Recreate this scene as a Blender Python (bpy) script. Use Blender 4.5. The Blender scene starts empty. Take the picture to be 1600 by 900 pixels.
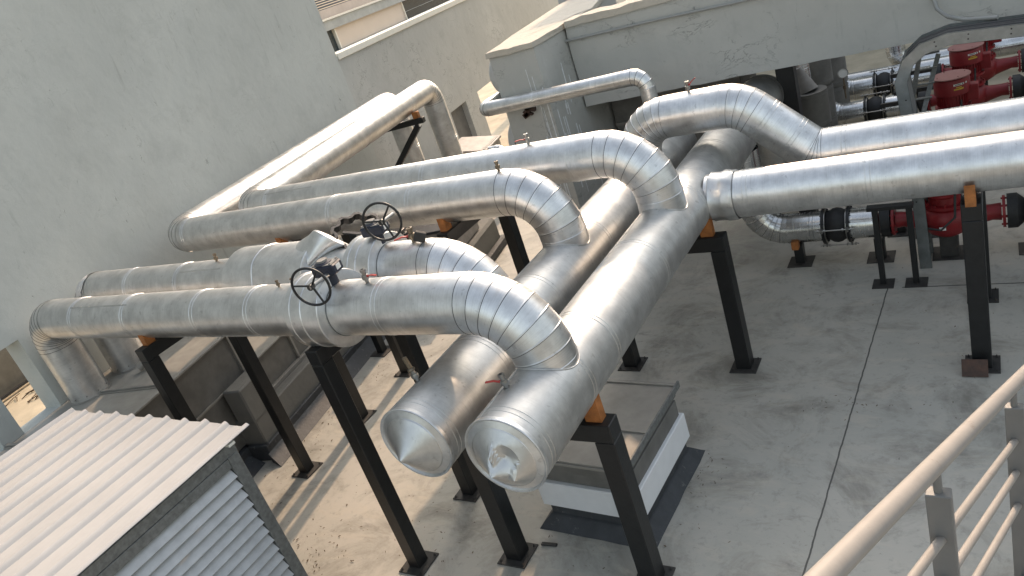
import bpy, bmesh, math, random
from math import sin, cos, pi, radians as rad, sqrt, atan2
from mathutils import Vector as V, Matrix, noise
random.seed(7)
S = bpy.context.scene
COL = S.collection

# ------------------------------------------------------------------ camera
cam_d = bpy.data.cameras.new("camera"); cam = bpy.data.objects.new("camera", cam_d); COL.objects.link(cam)
PITCH, ROLL, YAW = rad(23.12316), rad(-19.20782), rad(-36.70107)
fw = V((sin(YAW)*cos(PITCH), cos(YAW)*cos(PITCH), -sin(PITCH)))
rt = V((cos(YAW), -sin(YAW), 0)); up = rt.cross(fw)
r2 = cos(ROLL)*rt + sin(ROLL)*up; u2 = -sin(ROLL)*rt + cos(ROLL)*up
cam.matrix_world = Matrix(((r2.x,u2.x,-fw.x,0),(r2.y,u2.y,-fw.y,0),(r2.z,u2.z,-fw.z,5.0),(0,0,0,1)))
cam_d.sensor_width = 36; cam_d.lens = 1185/1600*36; cam_d.clip_start = .05; cam_d.clip_end = 2000
S.camera = cam

# ------------------------------------------------------------------ sky and sun
SUN_E, SUN_AZ = rad(30), rad(11.4)            # sun stands beyond the scene, a little to the left of +Y
world = bpy.data.worlds.new("World"); S.world = world; world.use_nodes = True
nt = world.node_tree; nt.nodes.clear()
sky = nt.nodes.new('ShaderNodeTexSky'); sky.sky_type = 'NISHITA'; sky.sun_disc = False
sky.sun_elevation = SUN_E; sky.sun_rotation = -SUN_AZ; sky.dust_density = 4; sky.air_density = 1.6; sky.ozone_density = 1.0
hs = nt.nodes.new('ShaderNodeHueSaturation'); hs.inputs['Saturation'].default_value = .55
bg = nt.nodes.new('ShaderNodeBackground'); bg.inputs['Strength'].default_value = .15
wo = nt.nodes.new('ShaderNodeOutputWorld')
nt.links.new(sky.outputs[0], hs.inputs['Color']); nt.links.new(hs.outputs[0], bg.inputs['Color']); nt.links.new(bg.outputs[0], wo.inputs[0])
sl = bpy.data.lights.new("sun", 'SUN'); sl.energy = 2.0; sl.angle = rad(.9); sl.color = (1.0, .70, .47)
so = bpy.data.objects.new("sun", sl); COL.objects.link(so)
sdir = V((-sin(SUN_AZ)*cos(SUN_E), cos(SUN_AZ)*cos(SUN_E), sin(SUN_E)))
so.rotation_euler = sdir.to_track_quat('Z', 'Y').to_euler(); so.location = sdir*60
S.view_settings.view_transform = 'Standard'; S.view_settings.look = 'None'
S.view_settings.exposure = 1.0; S.view_settings.gamma = 1; S.view_settings.use_curve_mapping = False

# ------------------------------------------------------------------ materials
def mat(name, col, rough=.6, metal=0., noise_amt=0., nscale=4., bump=0., bscale=40., col2=None, spec=.5, detail=6, stain=None, coords='Object'):
    m = bpy.data.materials.new(name); m.use_nodes = True; N = m.node_tree.nodes; L = m.node_tree.links
    b = N['Principled BSDF']; b.inputs['Base Color'].default_value = (*col, 1); b.inputs['Roughness'].default_value = rough
    b.inputs['Metallic'].default_value = metal; b.inputs['Specular IOR Level'].default_value = spec
    tc = N.new('ShaderNodeTexCoord')
    if noise_amt or col2:
        n = N.new('ShaderNodeTexNoise'); n.inputs['Scale'].default_value = nscale; n.inputs['Detail'].default_value = detail; n.inputs['Roughness'].default_value = .62
        L.new(tc.outputs[coords], n.inputs['Vector'])
        r = N.new('ShaderNodeValToRGB'); c2 = col2 or tuple(c*(1-noise_amt) for c in col)
        r.color_ramp.elements[0].position = .32; r.color_ramp.elements[1].position = .68
        r.color_ramp.elements[0].color = (*c2, 1); r.color_ramp.elements[1].color = (*col, 1)
        L.new(n.outputs[0], r.inputs[0]); last = r.outputs[0]
        if stain:   # stain = (colour, scale, threshold)
            n2 = N.new('ShaderNodeTexNoise'); n2.inputs['Scale'].default_value = stain[1]; n2.inputs['Detail'].default_value = 9; n2.inputs['Roughness'].default_value = .72
            L.new(tc.outputs[coords], n2.inputs['Vector'])
            r3 = N.new('ShaderNodeValToRGB'); r3.color_ramp.elements[0].position = stain[2]; r3.color_ramp.elements[1].position = stain[2]+.08
            r3.color_ramp.elements[0].color = (0,0,0,1); r3.color_ramp.elements[1].color = (1,1,1,1)
            L.new(n2.outputs[0], r3.inputs[0])
            mx = N.new('ShaderNodeMix'); mx.data_type = 'RGBA'; L.new(r3.outputs[0], mx.inputs['Factor']); L.new(last, mx.inputs['A'])
            mx.inputs['B'].default_value = (*stain[0], 1); last = mx.outputs['Result']
        L.new(last, b.inputs['Base Color'])
    if bump:
        n = N.new('ShaderNodeTexNoise'); n.inputs['Scale'].default_value = bscale; n.inputs['Detail'].default_value = 5
        L.new(tc.outputs[coords], n.inputs['Vector'])
        bp = N.new('ShaderNodeBump'); bp.inputs['Strength'].default_value = bump; bp.inputs['Distance'].default_value = .01
        L.new(n.outputs[0], bp.inputs['Height']); L.new(bp.outputs[0], b.inputs['Normal'])
    return m

def node(N, t, **kw):
    n = N.new(t)
    for k, v in kw.items(): setattr(n, k, v)
    return n

def mathn(N, L, op, a, b=None, clamp=False):
    m = N.new('ShaderNodeMath'); m.operation = op; m.use_clamp = clamp
    for i, x in enumerate((a, b)):
        if x is None: continue
        if isinstance(x, (int, float)): m.inputs[i].default_value = x
        else: L.new(x, m.inputs[i])
    return m.outputs[0]

def ramp(N, L, src, stops):
    r = N.new('ShaderNodeValToRGB'); e = r.color_ramp.elements
    while len(e) < len(stops): e.new(.5)
    for i, (p, c) in enumerate(stops):
        e[i].position = p; e[i].color = (c, c, c, 1) if isinstance(c, (int, float)) else (*c, 1)
    L.new(src, r.inputs[0]); return r.outputs[0]

def noisen(N, L, vec, scale, detail=5, rough=.6, dist=0.):
    n = N.new('ShaderNodeTexNoise'); n.inputs['Scale'].default_value = scale; n.inputs['Detail'].default_value = detail
    n.inputs['Roughness'].default_value = rough; n.inputs['Distortion'].default_value = dist
    L.new(vec, n.inputs['Vector']); return n.outputs[0]

def mapn(N, L, vec, scale, loc=(0,0,0), rot=(0,0,0)):
    m = N.new('ShaderNodeMapping'); m.inputs['Scale'].default_value = scale; m.inputs['Location'].default_value = loc; m.inputs['Rotation'].default_value = rot
    L.new(vec, m.inputs['Vector']); return m.outputs[0]

def mixc(N, L, fac, a, b, blend='MIX'):
    m = N.new('ShaderNodeMix'); m.data_type = 'RGBA'; m.blend_type = blend
    if isinstance(fac, (int, float)): m.inputs['Factor'].default_value = fac
    else: L.new(fac, m.inputs['Factor'])
    for k, x in (('A', a), ('B', b)):
        if isinstance(x, tuple): m.inputs[k].default_value = (*x, 1)
        else: L.new(x, m.inputs[k])
    return m.outputs['Result']

def cladding(name, col, rough, streak=.5, dirt=.5, seed=0., metal=.92):
    """aluminium sheet cladding; UV: u around the pipe, v along it, both in metres"""
    m = bpy.data.materials.new(name); m.use_nodes = True; N = m.node_tree.nodes; L = m.node_tree.links
    b = N['Principled BSDF']; tc = N.new('ShaderNodeTexCoord'); uv = tc.outputs['UV']; ob = tc.outputs['Object']
    b.inputs['Metallic'].default_value = metal
    st = noisen(N, L, mapn(N, L, uv, (1.2, 55, 1), (seed, seed, 0)), 3., 6, .65)       # fine marks running round the pipe
    blot = noisen(N, L, mapn(N, L, ob, (1, 1, 1), (seed, 0, 0)), 5., 7, .65)
    fine = noisen(N, L, ob, 45., 4, .6)
    spots = noisen(N, L, mapn(N, L, ob, (1, 1, 1), (0, seed, 3)), 16., 5, .6, .4)
    drip = noisen(N, L, mapn(N, L, uv, (1.5, 14, 1), (seed*2, 3, 0)), 2.2, 5, .7)
    base = mixc(N, L, ramp(N, L, blot, [(.38, 0.), (.64, 1.)]), tuple(c*.76 for c in col), col)
    base = mixc(N, L, ramp(N, L, drip, [(.58, 0.), (.72, dirt)]), base, (.40, .385, .36))
    base = mixc(N, L, ramp(N, L, spots, [(.645, 0.), (.675, dirt*.9)]), base, (.27, .265, .25))
    base = mixc(N, L, mathn(N, L, 'MULTIPLY', ramp(N, L, st, [(.34, 1.), (.52, 0.)]), .28*streak+.08), base, (.36,.355,.34))
    L.new(base, b.inputs['Base Color'])
    ro = mathn(N, L, 'ADD', mathn(N, L, 'MULTIPLY', st, .26*streak), mathn(N, L, 'MULTIPLY', blot, .12))
    ro = mathn(N, L, 'ADD', ro, rough - .09, True)
    ro = mathn(N, L, 'ADD', ro, mathn(N, L, 'MULTIPLY', ramp(N, L, drip, [(.5, 0.), (.75, 1.)]), .12), True)
    L.new(ro, b.inputs['Roughness'])
    b.inputs['Anisotropic'].default_value = .0
    big = noisen(N, L, ob, 2.6, 2, .5)
    bp = N.new('ShaderNodeBump'); bp.inputs['Strength'].default_value = .32; bp.inputs['Distance'].default_value = .010
    L.new(big, bp.inputs['Height'])
    bp2 = N.new('ShaderNodeBump'); bp2.inputs['Strength'].default_value = .20; bp2.inputs['Distance'].default_value = .0012
    L.new(mathn(N, L, 'ADD', st, mathn(N, L, 'MULTIPLY', fine, .5)), bp2.inputs['Height']); L.new(bp.outputs[0], bp2.inputs['Normal'])
    L.new(bp2.outputs[0], b.inputs['Normal'])
    return m

def plaster(name, col, vein=.35, pits=True, scale=1., stain=(.22,.22,.21), crack=.6):
    m = bpy.data.materials.new(name); m.use_nodes = True; N = m.node_tree.nodes; L = m.node_tree.links
    b = N['Principled BSDF']; b.inputs['Roughness'].default_value = .85; b.inputs['Specular IOR Level'].default_value = .25
    tc = N.new('ShaderNodeTexCoord'); ob = tc.outputs['Object']
    cloud = noisen(N, L, ob, .45*scale, 4, .55); mid = noisen(N, L, ob, 2.2*scale, 7, .68, .3)
    streaks = noisen(N, L, mapn(N, L, ob, (3.2, 3.2, .55)), 2.*scale, 7, .7, .5)
    c = mixc(N, L, ramp(N, L, cloud, [(.35, 0.), (.7, 1.)]), tuple(x*.88 for x in col), col)
    c = mixc(N, L, ramp(N, L, mid, [(.30, .55), (.50, 0.)]), c, tuple(x*.78 for x in col))
    c = mixc(N, L, ramp(N, L, streaks, [(.60, 0.), (.74, vein)]), c, stain)
    pit = noisen(N, L, mapn(N, L, ob, (1, 1, .55)), 11.*scale, 6, .7, .8)
    gate = noisen(N, L, ob, 1.3*scale, 3, .6)
    pm = mathn(N, L, 'MULTIPLY', ramp(N, L, pit, [(.635, 0.), (.69, 1.)]), ramp(N, L, gate, [(.45, 0.), (.62, 1.)]))
    if pits: c = mixc(N, L, mathn(N, L, 'MULTIPLY', pm, .62), c, (.15,.15,.145))
    cn = noisen(N, L, mapn(N, L, ob, (1, 1, 1.9)), 1.15*scale, 8, .62, .6)
    ck = ramp(N, L, mathn(N, L, 'ABSOLUTE', mathn(N, L, 'SUBTRACT', cn, .5)), [(.0, 1.), (.0075, 0.)])
    ck = mathn(N, L, 'MULTIPLY', ck, ramp(N, L, noisen(N, L, ob, .9*scale, 3, .5), [(.48, 0.), (.58, 1.)]))
    c = mixc(N, L, mathn(N, L, 'MULTIPLY', ck, crack), c, (.13,.13,.125))
    L.new(c, b.inputs['Base Color'])
    trowel = noisen(N, L, ob, 7.*scale, 6, .6); lump = noisen(N, L, ob, 1.6*scale, 3, .5)
    h = mathn(N, L, 'ADD', mathn(N, L, 'MULTIPLY', trowel, .35), mathn(N, L, 'MULTIPLY', lump, 1.2))
    h = mathn(N, L, 'SUBTRACT', h, mathn(N, L, 'ADD', mathn(N, L, 'MULTIPLY', pm, .25), mathn(N, L, 'MULTIPLY', ck, .3*crack)))
    h = mathn(N, L, 'ADD', h, mathn(N, L, 'MULTIPLY', noisen(N, L, ob, 70., 3, .6), .05))
    bp = N.new('ShaderNodeBump'); bp.inputs['Strength'].default_value = .5; bp.inputs['Distance'].default_value = .03
    L.new(h, bp.inputs['Height']); L.new(bp.outputs[0], b.inputs['Normal'])
    return m

def floor_mat():
    m = bpy.data.materials.new("floor_screed"); m.use_nodes = True; N = m.node_tree.nodes; L = m.node_tree.links
    b = N['Principled BSDF']; b.inputs['Specular IOR Level'].default_value = .35
    tc = N.new('ShaderNodeTexCoord'); ob = tc.outputs['Object']
    col = (.47, .445, .395)
    cloud = noisen(N, L, ob, .38, 5, .6, .4); mid = noisen(N, L, ob, 1.3, 8, .72, .6); fine = noisen(N, L, ob, 8., 8, .75, .3)
    trow = noisen(N, L, mapn(N, L, ob, (1, 3.2, 1), (0,0,0), (0,0,.5)), 1.7, 7, .7, .8)
    c = mixc(N, L, ramp(N, L, cloud, [(.3, 0.), (.68, 1.)]), (.355, .35, .31), col)
    c = mixc(N, L, ramp(N, L, mid, [(.32, .95), (.52, 0.)]), c, (.225, .213, .182))
    c = mixc(N, L, ramp(N, L, trow, [(.52, 0.), (.70, .6)]), c, (.50, .455, .38))
    c = mixc(N, L, ramp(N, L, fine, [(.30, .5), (.46, 0.)]), c, (.19, .185, .17))
    gate = noisen(N, L, mapn(N, L, ob, (1,1,1), (4,2,0)), .8, 4, .6)
    speck = noisen(N, L, ob, 23., 5, .6)
    sp = mathn(N, L, 'MULTIPLY', ramp(N, L, speck, [(.67, 0.), (.70, 1.)]), ramp(N, L, gate, [(.48, 0.), (.6, 1.)]))
    c = mixc(N, L, mathn(N, L, 'MULTIPLY', sp, .75), c, (.09, .085, .075))
    # worn dark scuffs
    scuf = noisen(N, L, mapn(N, L, ob, (1, 2.2, 1), (1,7,0), (0,0,.9)), 4.2, 7, .7, 1.)
    sm = mathn(N, L, 'MULTIPLY', ramp(N, L, scuf, [(.60, 0.), (.68, 1.)]), ramp(N, L, gate, [(.42, 0.), (.66, .7)]))
    c = mixc(N, L, sm, c, (.15, .145, .13))
    # sawn joints
    sx = N.new('ShaderNodeSeparateXYZ'); L.new(ob, sx.inputs[0])
    wob = mathn(N, L, 'MULTIPLY', mathn(N, L, 'SUBTRACT', noisen(N, L, ob, 6., 2, .5), .5), .02)
    lx = mathn(N, L, 'ADD', mathn(N, L, 'MULTIPLY', sx.outputs[1], -.0455), mathn(N, L, 'ADD', sx.outputs[0], 1.66))   # x = -1.66 + .0455 y
    dj = mathn(N, L, 'ABSOLUTE', mathn(N, L, 'ADD', lx, wob))
    okx = mathn(N, L, 'LESS_THAN', sx.outputs[1], 8.9)
    j1 = mathn(N, L, 'MULTIPLY', mathn(N, L, 'LESS_THAN', dj, .0075), okx)
    dj2 = mathn(N, L, 'ABSOLUTE', mathn(N, L, 'ADD', mathn(N, L, 'SUBTRACT', sx.outputs[1], 8.9), wob))
    j2 = mathn(N, L, 'MULTIPLY', mathn(N, L, 'LESS_THAN', dj2, .010), mathn(N, L, 'GREATER_THAN', sx.outputs[0], -1.1))
    jj = mathn(N, L, 'MAXIMUM', j1, j2)
    c = mixc(N, L, mathn(N, L, 'MULTIPLY', jj, .85), c, (.04, .04, .038))
    L.new(c, b.inputs['Base Color'])
    L.new(ramp(N, L, mid, [(.3, .48), (.7, .75)]), b.inputs['Roughness'])
    h = mathn(N, L, 'ADD', mathn(N, L, 'MULTIPLY', fine, .3), mathn(N, L, 'MULTIPLY', trow, .5))
    h = mathn(N, L, 'SUBTRACT', h, mathn(N, L, 'MULTIPLY', jj, 1.))
    bp = N.new('ShaderNodeBump'); bp.inputs['Strength'].default_value = .35; bp.inputs['Distance'].default_value = .008
    L.new(h, bp.inputs['Height']); L.new(bp.outputs[0], b.inputs['Normal'])
    return m

M = {}
M['alu'] = cladding('aluminium_cladding', (.79,.79,.78), .32, .6, .35, 0.)
M['alu_old'] = cladding('dulled_aluminium_cladding', (.62,.617,.60), .37, .8, .5, 3., .86)
M['steel'] = cladding('bright_stainless_cladding', (.70,.70,.69), .20, .4, .3, 8., .95)
M['lid'] = cladding('crumpled_foil_sheet', (.70,.70,.685), .40, .3, .3, 5.)
M['seam_shade'] = mat('grimy_sealant_shadow_line', (.05,.05,.05), .6, .2)  # elbow joint sealant, its dark tone also paints the thin shadow lines at the gores
M['tower'] = plaster('painted_tower_plaster', (.505,.525,.50), .5, crack=.12)
M['wall'] = plaster('painted_parapet_plaster', (.48,.485,.46), .32)
M['beam'] = plaster('painted_beam_plaster', (.50,.495,.46), .30, True, 1.3)
M['column'] = plaster('stained_column_plaster', (.48,.475,.44), .55, True, 1.4, (.60,.62,.62))
M['coping'] = plaster('rough_cement_top', (.58,.53,.45), .3, True, 3.)
M['wash'] = mat('white_limewash_runs', (.78,.80,.80), .9, noise_amt=.25, nscale=30)
M['lip'] = mat('whitewashed_coping', (.78,.76,.68), .8, noise_amt=.1, nscale=9)
M['floor'] = floor_mat()
M['ground'] = mat('distant_ground', (.20,.19,.16), .9, noise_amt=.3, nscale=.2)
M['blackpaint'] = mat('black_steel_paint', (.012,.013,.014), .42, noise_amt=.4, nscale=14, bump=.15, bscale=30, stain=((.05,.035,.025), 22, .68))
M['plate'] = mat('dusty_black_plate', (.045,.043,.04), .7, noise_amt=.45, nscale=10, bump=.2, bscale=30, stain=((.09,.07,.05), 12, .6))
M['rust'] = mat('rusty_plate', (.10,.055,.04), .8, col2=(.05,.035,.03), nscale=14, bump=.5, bscale=45)
M['wood'] = mat('orange_painted_saddle', (.46,.17,.045), .65, noise_amt=.45, nscale=12, bump=.25, bscale=30, stain=((.13,.06,.03), 18, .62))
M['duct'] = mat('grey_duct_sheet', (.33,.315,.285), .5, .2, noise_amt=.3, nscale=3., bump=.12, bscale=6, stain=((.33,.32,.30), 40, .69))
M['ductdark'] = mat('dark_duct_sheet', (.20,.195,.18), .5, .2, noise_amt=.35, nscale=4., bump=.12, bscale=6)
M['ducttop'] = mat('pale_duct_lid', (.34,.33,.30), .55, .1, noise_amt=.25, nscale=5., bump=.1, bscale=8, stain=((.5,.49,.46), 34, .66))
M['cement'] = plaster('grey_cement_plinth', (.19,.186,.17), .35, True, 2.)
M['tar'] = mat('bitumen_skirting', (.055,.06,.066), .65, noise_amt=.35, nscale=6, bump=.4, bscale=20, stain=((.16,.16,.15), 9, .6))
M['white'] = mat('white_insulation_board', (.74,.75,.76), .6, noise_amt=.06, nscale=8)
M['roofwhite'] = mat('cream_roof_sheet', (.49,.475,.455), .5, noise_amt=.10, nscale=2.2, stain=((.33,.30,.26), 30, .70))
M['louver'] = mat('galvanised_louvre', (.50,.51,.51), .45, .35, noise_amt=.2, nscale=8, bump=.1, bscale=25)
M['galv'] = mat('spangled_galvanised_steel', (.24,.25,.245), .5, .5, noise_amt=.4, nscale=28, bump=.1, bscale=40)
M['railm'] = mat('cream_rail_paint', (.33,.30,.27), .42, noise_amt=.12, nscale=9, bump=.08, bscale=25, stain=((.22,.18,.15), 16, .62))
M['railgrey'] = mat('shaded_grey_post_paint', (.20,.195,.185), .5, noise_amt=.12, nscale=9, bump=.08, bscale=25)  # shade on the posts worked into a darker grey than the cream rail
M['red'] = mat('red_pump_paint', (.27,.014,.018), .45, noise_amt=.3, nscale=7, bump=.1, bscale=25)
M['reddust'] = mat('dusty_pink_red_lid', (.30,.14,.12), .75, noise_amt=.15, nscale=9)
M['redlever'] = mat('red_lever_plastic', (.42,.04,.03), .5)
M['brass'] = mat('tarnished_brass', (.26,.21,.15), .45, .8, noise_amt=.4, nscale=40)
M['chrome'] = mat('nickel_steel', (.36,.35,.33), .3, .9, noise_amt=.2, nscale=30)
M['blueiron'] = mat('navy_cast_iron', (.018,.024,.045), .5, noise_amt=.4, nscale=20, bump=.3, bscale=40)
M['greyiron'] = mat('dusty_gearbox_top', (.30,.29,.27), .7, noise_amt=.35, nscale=20)
M['rubber'] = mat('black_rubber', (.02,.02,.021), .6, noise_amt=.3, nscale=20)
M['tray'] = mat('galvanised_tray', (.24,.26,.26), .38, .55, noise_amt=.3, nscale=8, bump=.12, bscale=12, stain=((.16,.12,.10), 7, .64))
M['cable'] = mat('black_cable', (.03,.03,.03), .5)
M['conduit'] = mat('grey_conduit', (.30,.30,.285), .5)
M['stickw'] = mat('white_sticker', (.75,.75,.72), .5)
M['sticky'] = mat('yellow_sticker', (.62,.40,.04), .5)
M['stickk'] = mat('black_print', (.03,.03,.03), .5)
M['leaf'] = mat('dry_leaves', (.13,.085,.05), .8, noise_amt=.5, nscale=5)
M['dome'] = mat('pale_grp_dome', (.50,.50,.48), .45, noise_amt=.1, nscale=5)
M['nbpanel'] = mat('cream_render_panel', (.62,.54,.46), .8, noise_amt=.05, nscale=1)
M['nbgrey'] = mat('grey_fascia', (.42,.44,.43), .8, noise_amt=.25, nscale=1.5)
M['nbglass'] = mat('dark_teal_glass', (.03,.045,.05), .12, noise_amt=.3, nscale=.8)
M['nbblock'] = mat('pale_block_parapet', (.55,.47,.41), .85, noise_amt=.15, nscale=2)
M['nbdark'] = mat('dark_roof_louvre', (.07,.075,.085), .6)
M['foam'] = mat('white_foam_patch', (.62,.62,.6), .8, noise_amt=.2, nscale=60)
M['grey'] = mat('mid_grey_paint', (.30,.305,.29), .7, noise_amt=.15, nscale=3)
M['recess'] = mat('grey_blockwork_infill', (.17,.17,.16), .85, noise_amt=.3, nscale=4)
M['sandfloor'] = mat('sandy_roof_screed', (.56,.48,.35), .85, noise_amt=.3, nscale=1.5, bump=.3, bscale=18, stain=((.22,.19,.16), 9, .62))
M['dust'] = mat('dusty_grey_lid', (.34,.32,.30), .6, .1, noise_amt=.3, nscale=6)
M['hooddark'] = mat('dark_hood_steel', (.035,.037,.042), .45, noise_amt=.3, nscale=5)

# ------------------------------------------------------------------ helpers
def link(name, me, m=None, parent=None):
    o = bpy.data.objects.new(name, me); COL.objects.link(o)
    if parent is not None: o.parent = parent; o.matrix_parent_inverse = parent.matrix_world.inverted()
    if m is not None and me is not None:
        for x in (m if isinstance(m, (list, tuple)) else [m]): me.materials.append(x)
    return o

def finish(bm, name, m, parent=None, smooth=30., recalc=True):
    if recalc: bmesh.ops.recalc_face_normals(bm, faces=bm.faces)
    if smooth:
        a = rad(smooth)
        for f in bm.faces: f.smooth = True
        for e in bm.edges:
            if len(e.link_faces) == 2 and e.calc_face_angle(0) > a: e.smooth = False
    me = bpy.data.meshes.new(name); bm.to_mesh(me); bm.free()
    # every mesh keeps world coordinates; give children of an Empty the inverse offset
    if parent is not None and parent.type == 'EMPTY':
        pass
    return link(name, me, m, parent)

def thing(name, label, cat, loc, group=None, kind=None):
    o = bpy.data.objects.new(name, None); COL.objects.link(o); o.location = loc; o.empty_display_size = .1
    o['label'] = label; o['category'] = cat
    if group: o['group'] = group
    if kind: o['kind'] = kind
    bpy.context.view_layer.update()
    return o

def tag(o, label=None, cat=None, group=None, kind=None):
    if label: o['label'] = label
    if cat: o['category'] = cat
    if group: o['group'] = group
    if kind: o['kind'] = kind
    return o

def box(bm, c, s, R=None, bev=0., mi=0):
    """box centred c, size s, rotated by R (3x3)"""
    R = R or Matrix.Identity(3); c = V(c)
    b2 = bmesh.new(); bmesh.ops.create_cube(b2, size=1)
    for v in b2.verts: v.co = V((v.co.x*s[0], v.co.y*s[1], v.co.z*s[2]))
    if bev: bmesh.ops.bevel(b2, geom=b2.edges[:], offset=bev, segments=1, affect='EDGES')
    vs = [bm.verts.new(R @ v.co + c) for v in b2.verts]
    b2.verts.index_update()
    for f in b2.faces:
        nf = bm.faces.new([vs[v.index] for v in f.verts]); nf.material_index = mi
    b2.free()

def box2(bm, lo, hi, bev=0., mi=0, R=None):
    box(bm, [(a+b)/2 for a, b in zip(lo, hi)], [abs(b-a) for a, b in zip(lo, hi)], R, bev, mi)

def basis(z, xh=None):
    z = V(z).normalized(); x = V(xh) if xh is not None else (V((0,0,1)) if abs(z.z) < .9 else V((1,0,0)))
    y = z.cross(x).normalized(); x = y.cross(z).normalized()
    return Matrix((x, y, z)).transposed()

def lathe(bm, prof, o, axis=(0,0,1), seg=32, mi=0, xh=None):
    """prof: list of (r, h) along axis from o"""
    R = basis(axis, xh); o = V(o); rings = []
    for r, h in prof:
        if r < 1e-6: rings.append([bm.verts.new(o + R @ V((0,0,h)))])
        else: rings.append([bm.verts.new(o + R @ V((r*cos(2*pi*i/seg), r*sin(2*pi*i/seg), h))) for i in range(seg)])
    for a, b in zip(rings, rings[1:]):
        for i in range(seg):
            j = (i+1) % seg
            if len(a) == 1 and len(b) == 1: continue
            vs = [a[0], b[j], b[i]] if len(a) == 1 else ([a[i], a[j], b[0]] if len(b) == 1 else [a[i], a[j], b[j], b[i]])
            f = bm.faces.new(vs); f.material_index = mi

def cyl(bm, a, b, r, seg=16, mi=0, r2=None):
    a, b = V(a), V(b); h = (b-a).length; r2 = r if r2 is None else r2
    lathe(bm, [(0,0),(r,0),(r2,h),(0,h)], a, b-a, seg, mi)

def tube(bm, pts, r, seg=10, mi=0, closed=False, cap=True):
    pts = [V(p) for p in pts]; n = len(pts); rings = []
    T = []
    for i in range(n):
        if closed: t = pts[(i+1)%n]-pts[i-1]
        else: t = pts[min(i+1,n-1)]-pts[max(i-1,0)]
        T.append(t.normalized())
    x = basis(T[0]).col[0]
    for i in range(n):
        x = (x - T[i]*x.dot(T[i])).normalized(); y = T[i].cross(x)
        rr = r[i] if isinstance(r, (list, tuple)) else r
        rings.append([bm.verts.new(pts[i] + (x*cos(2*pi*k/seg)+y*sin(2*pi*k/seg))*rr) for k in range(seg)])
    pr = list(zip(rings, rings[1:])) + ([(rings[-1], rings[0])] if closed else [])
    for a, b in pr:
        for k in range(seg):
            f = bm.faces.new([a[k], a[(k+1)%seg], b[(k+1)%seg], b[k]]); f.material_index = mi
    if cap and not closed:
        for q in (rings[0], rings[-1]):
            f = bm.faces.new(q); f.material_index = mi

def smooth_path(corners, R, n=8):
    """polyline with arcs of bend radius R (float or list) at inner corners.
    returns list of (point, kind) kind: 0 plain, 1 gore joint; plus index spans of elbows"""
    P = [V(c) for c in corners]; out = [(P[0], 0)]; spans = []
    for i in range(1, len(P)-1):
        a = (P[i-1]-P[i]).normalized(); b = (P[i+1]-P[i]).normalized(); ang = a.angle(b)
        Ri = R[i-1] if isinstance(R, (list, tuple)) else R
        d = Ri/math.tan(ang/2); c = P[i] + (a+b).normalized()*(Ri/sin(ang/2)); th = pi-ang
        s = P[i]+a*d-c; e = P[i]+b*d-c; ax = s.cross(e).normalized(); nn = max(2, round(n*th/(pi/2)))
        i0 = len(out)
        for k in range(nn+1):
            out.append((c + Matrix.Rotation(th*k/nn, 3, ax) @ s, 1))
        spans.append((i0, len(out)-1))
    out.append((P[-1], 0))
    return out, spans

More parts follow.
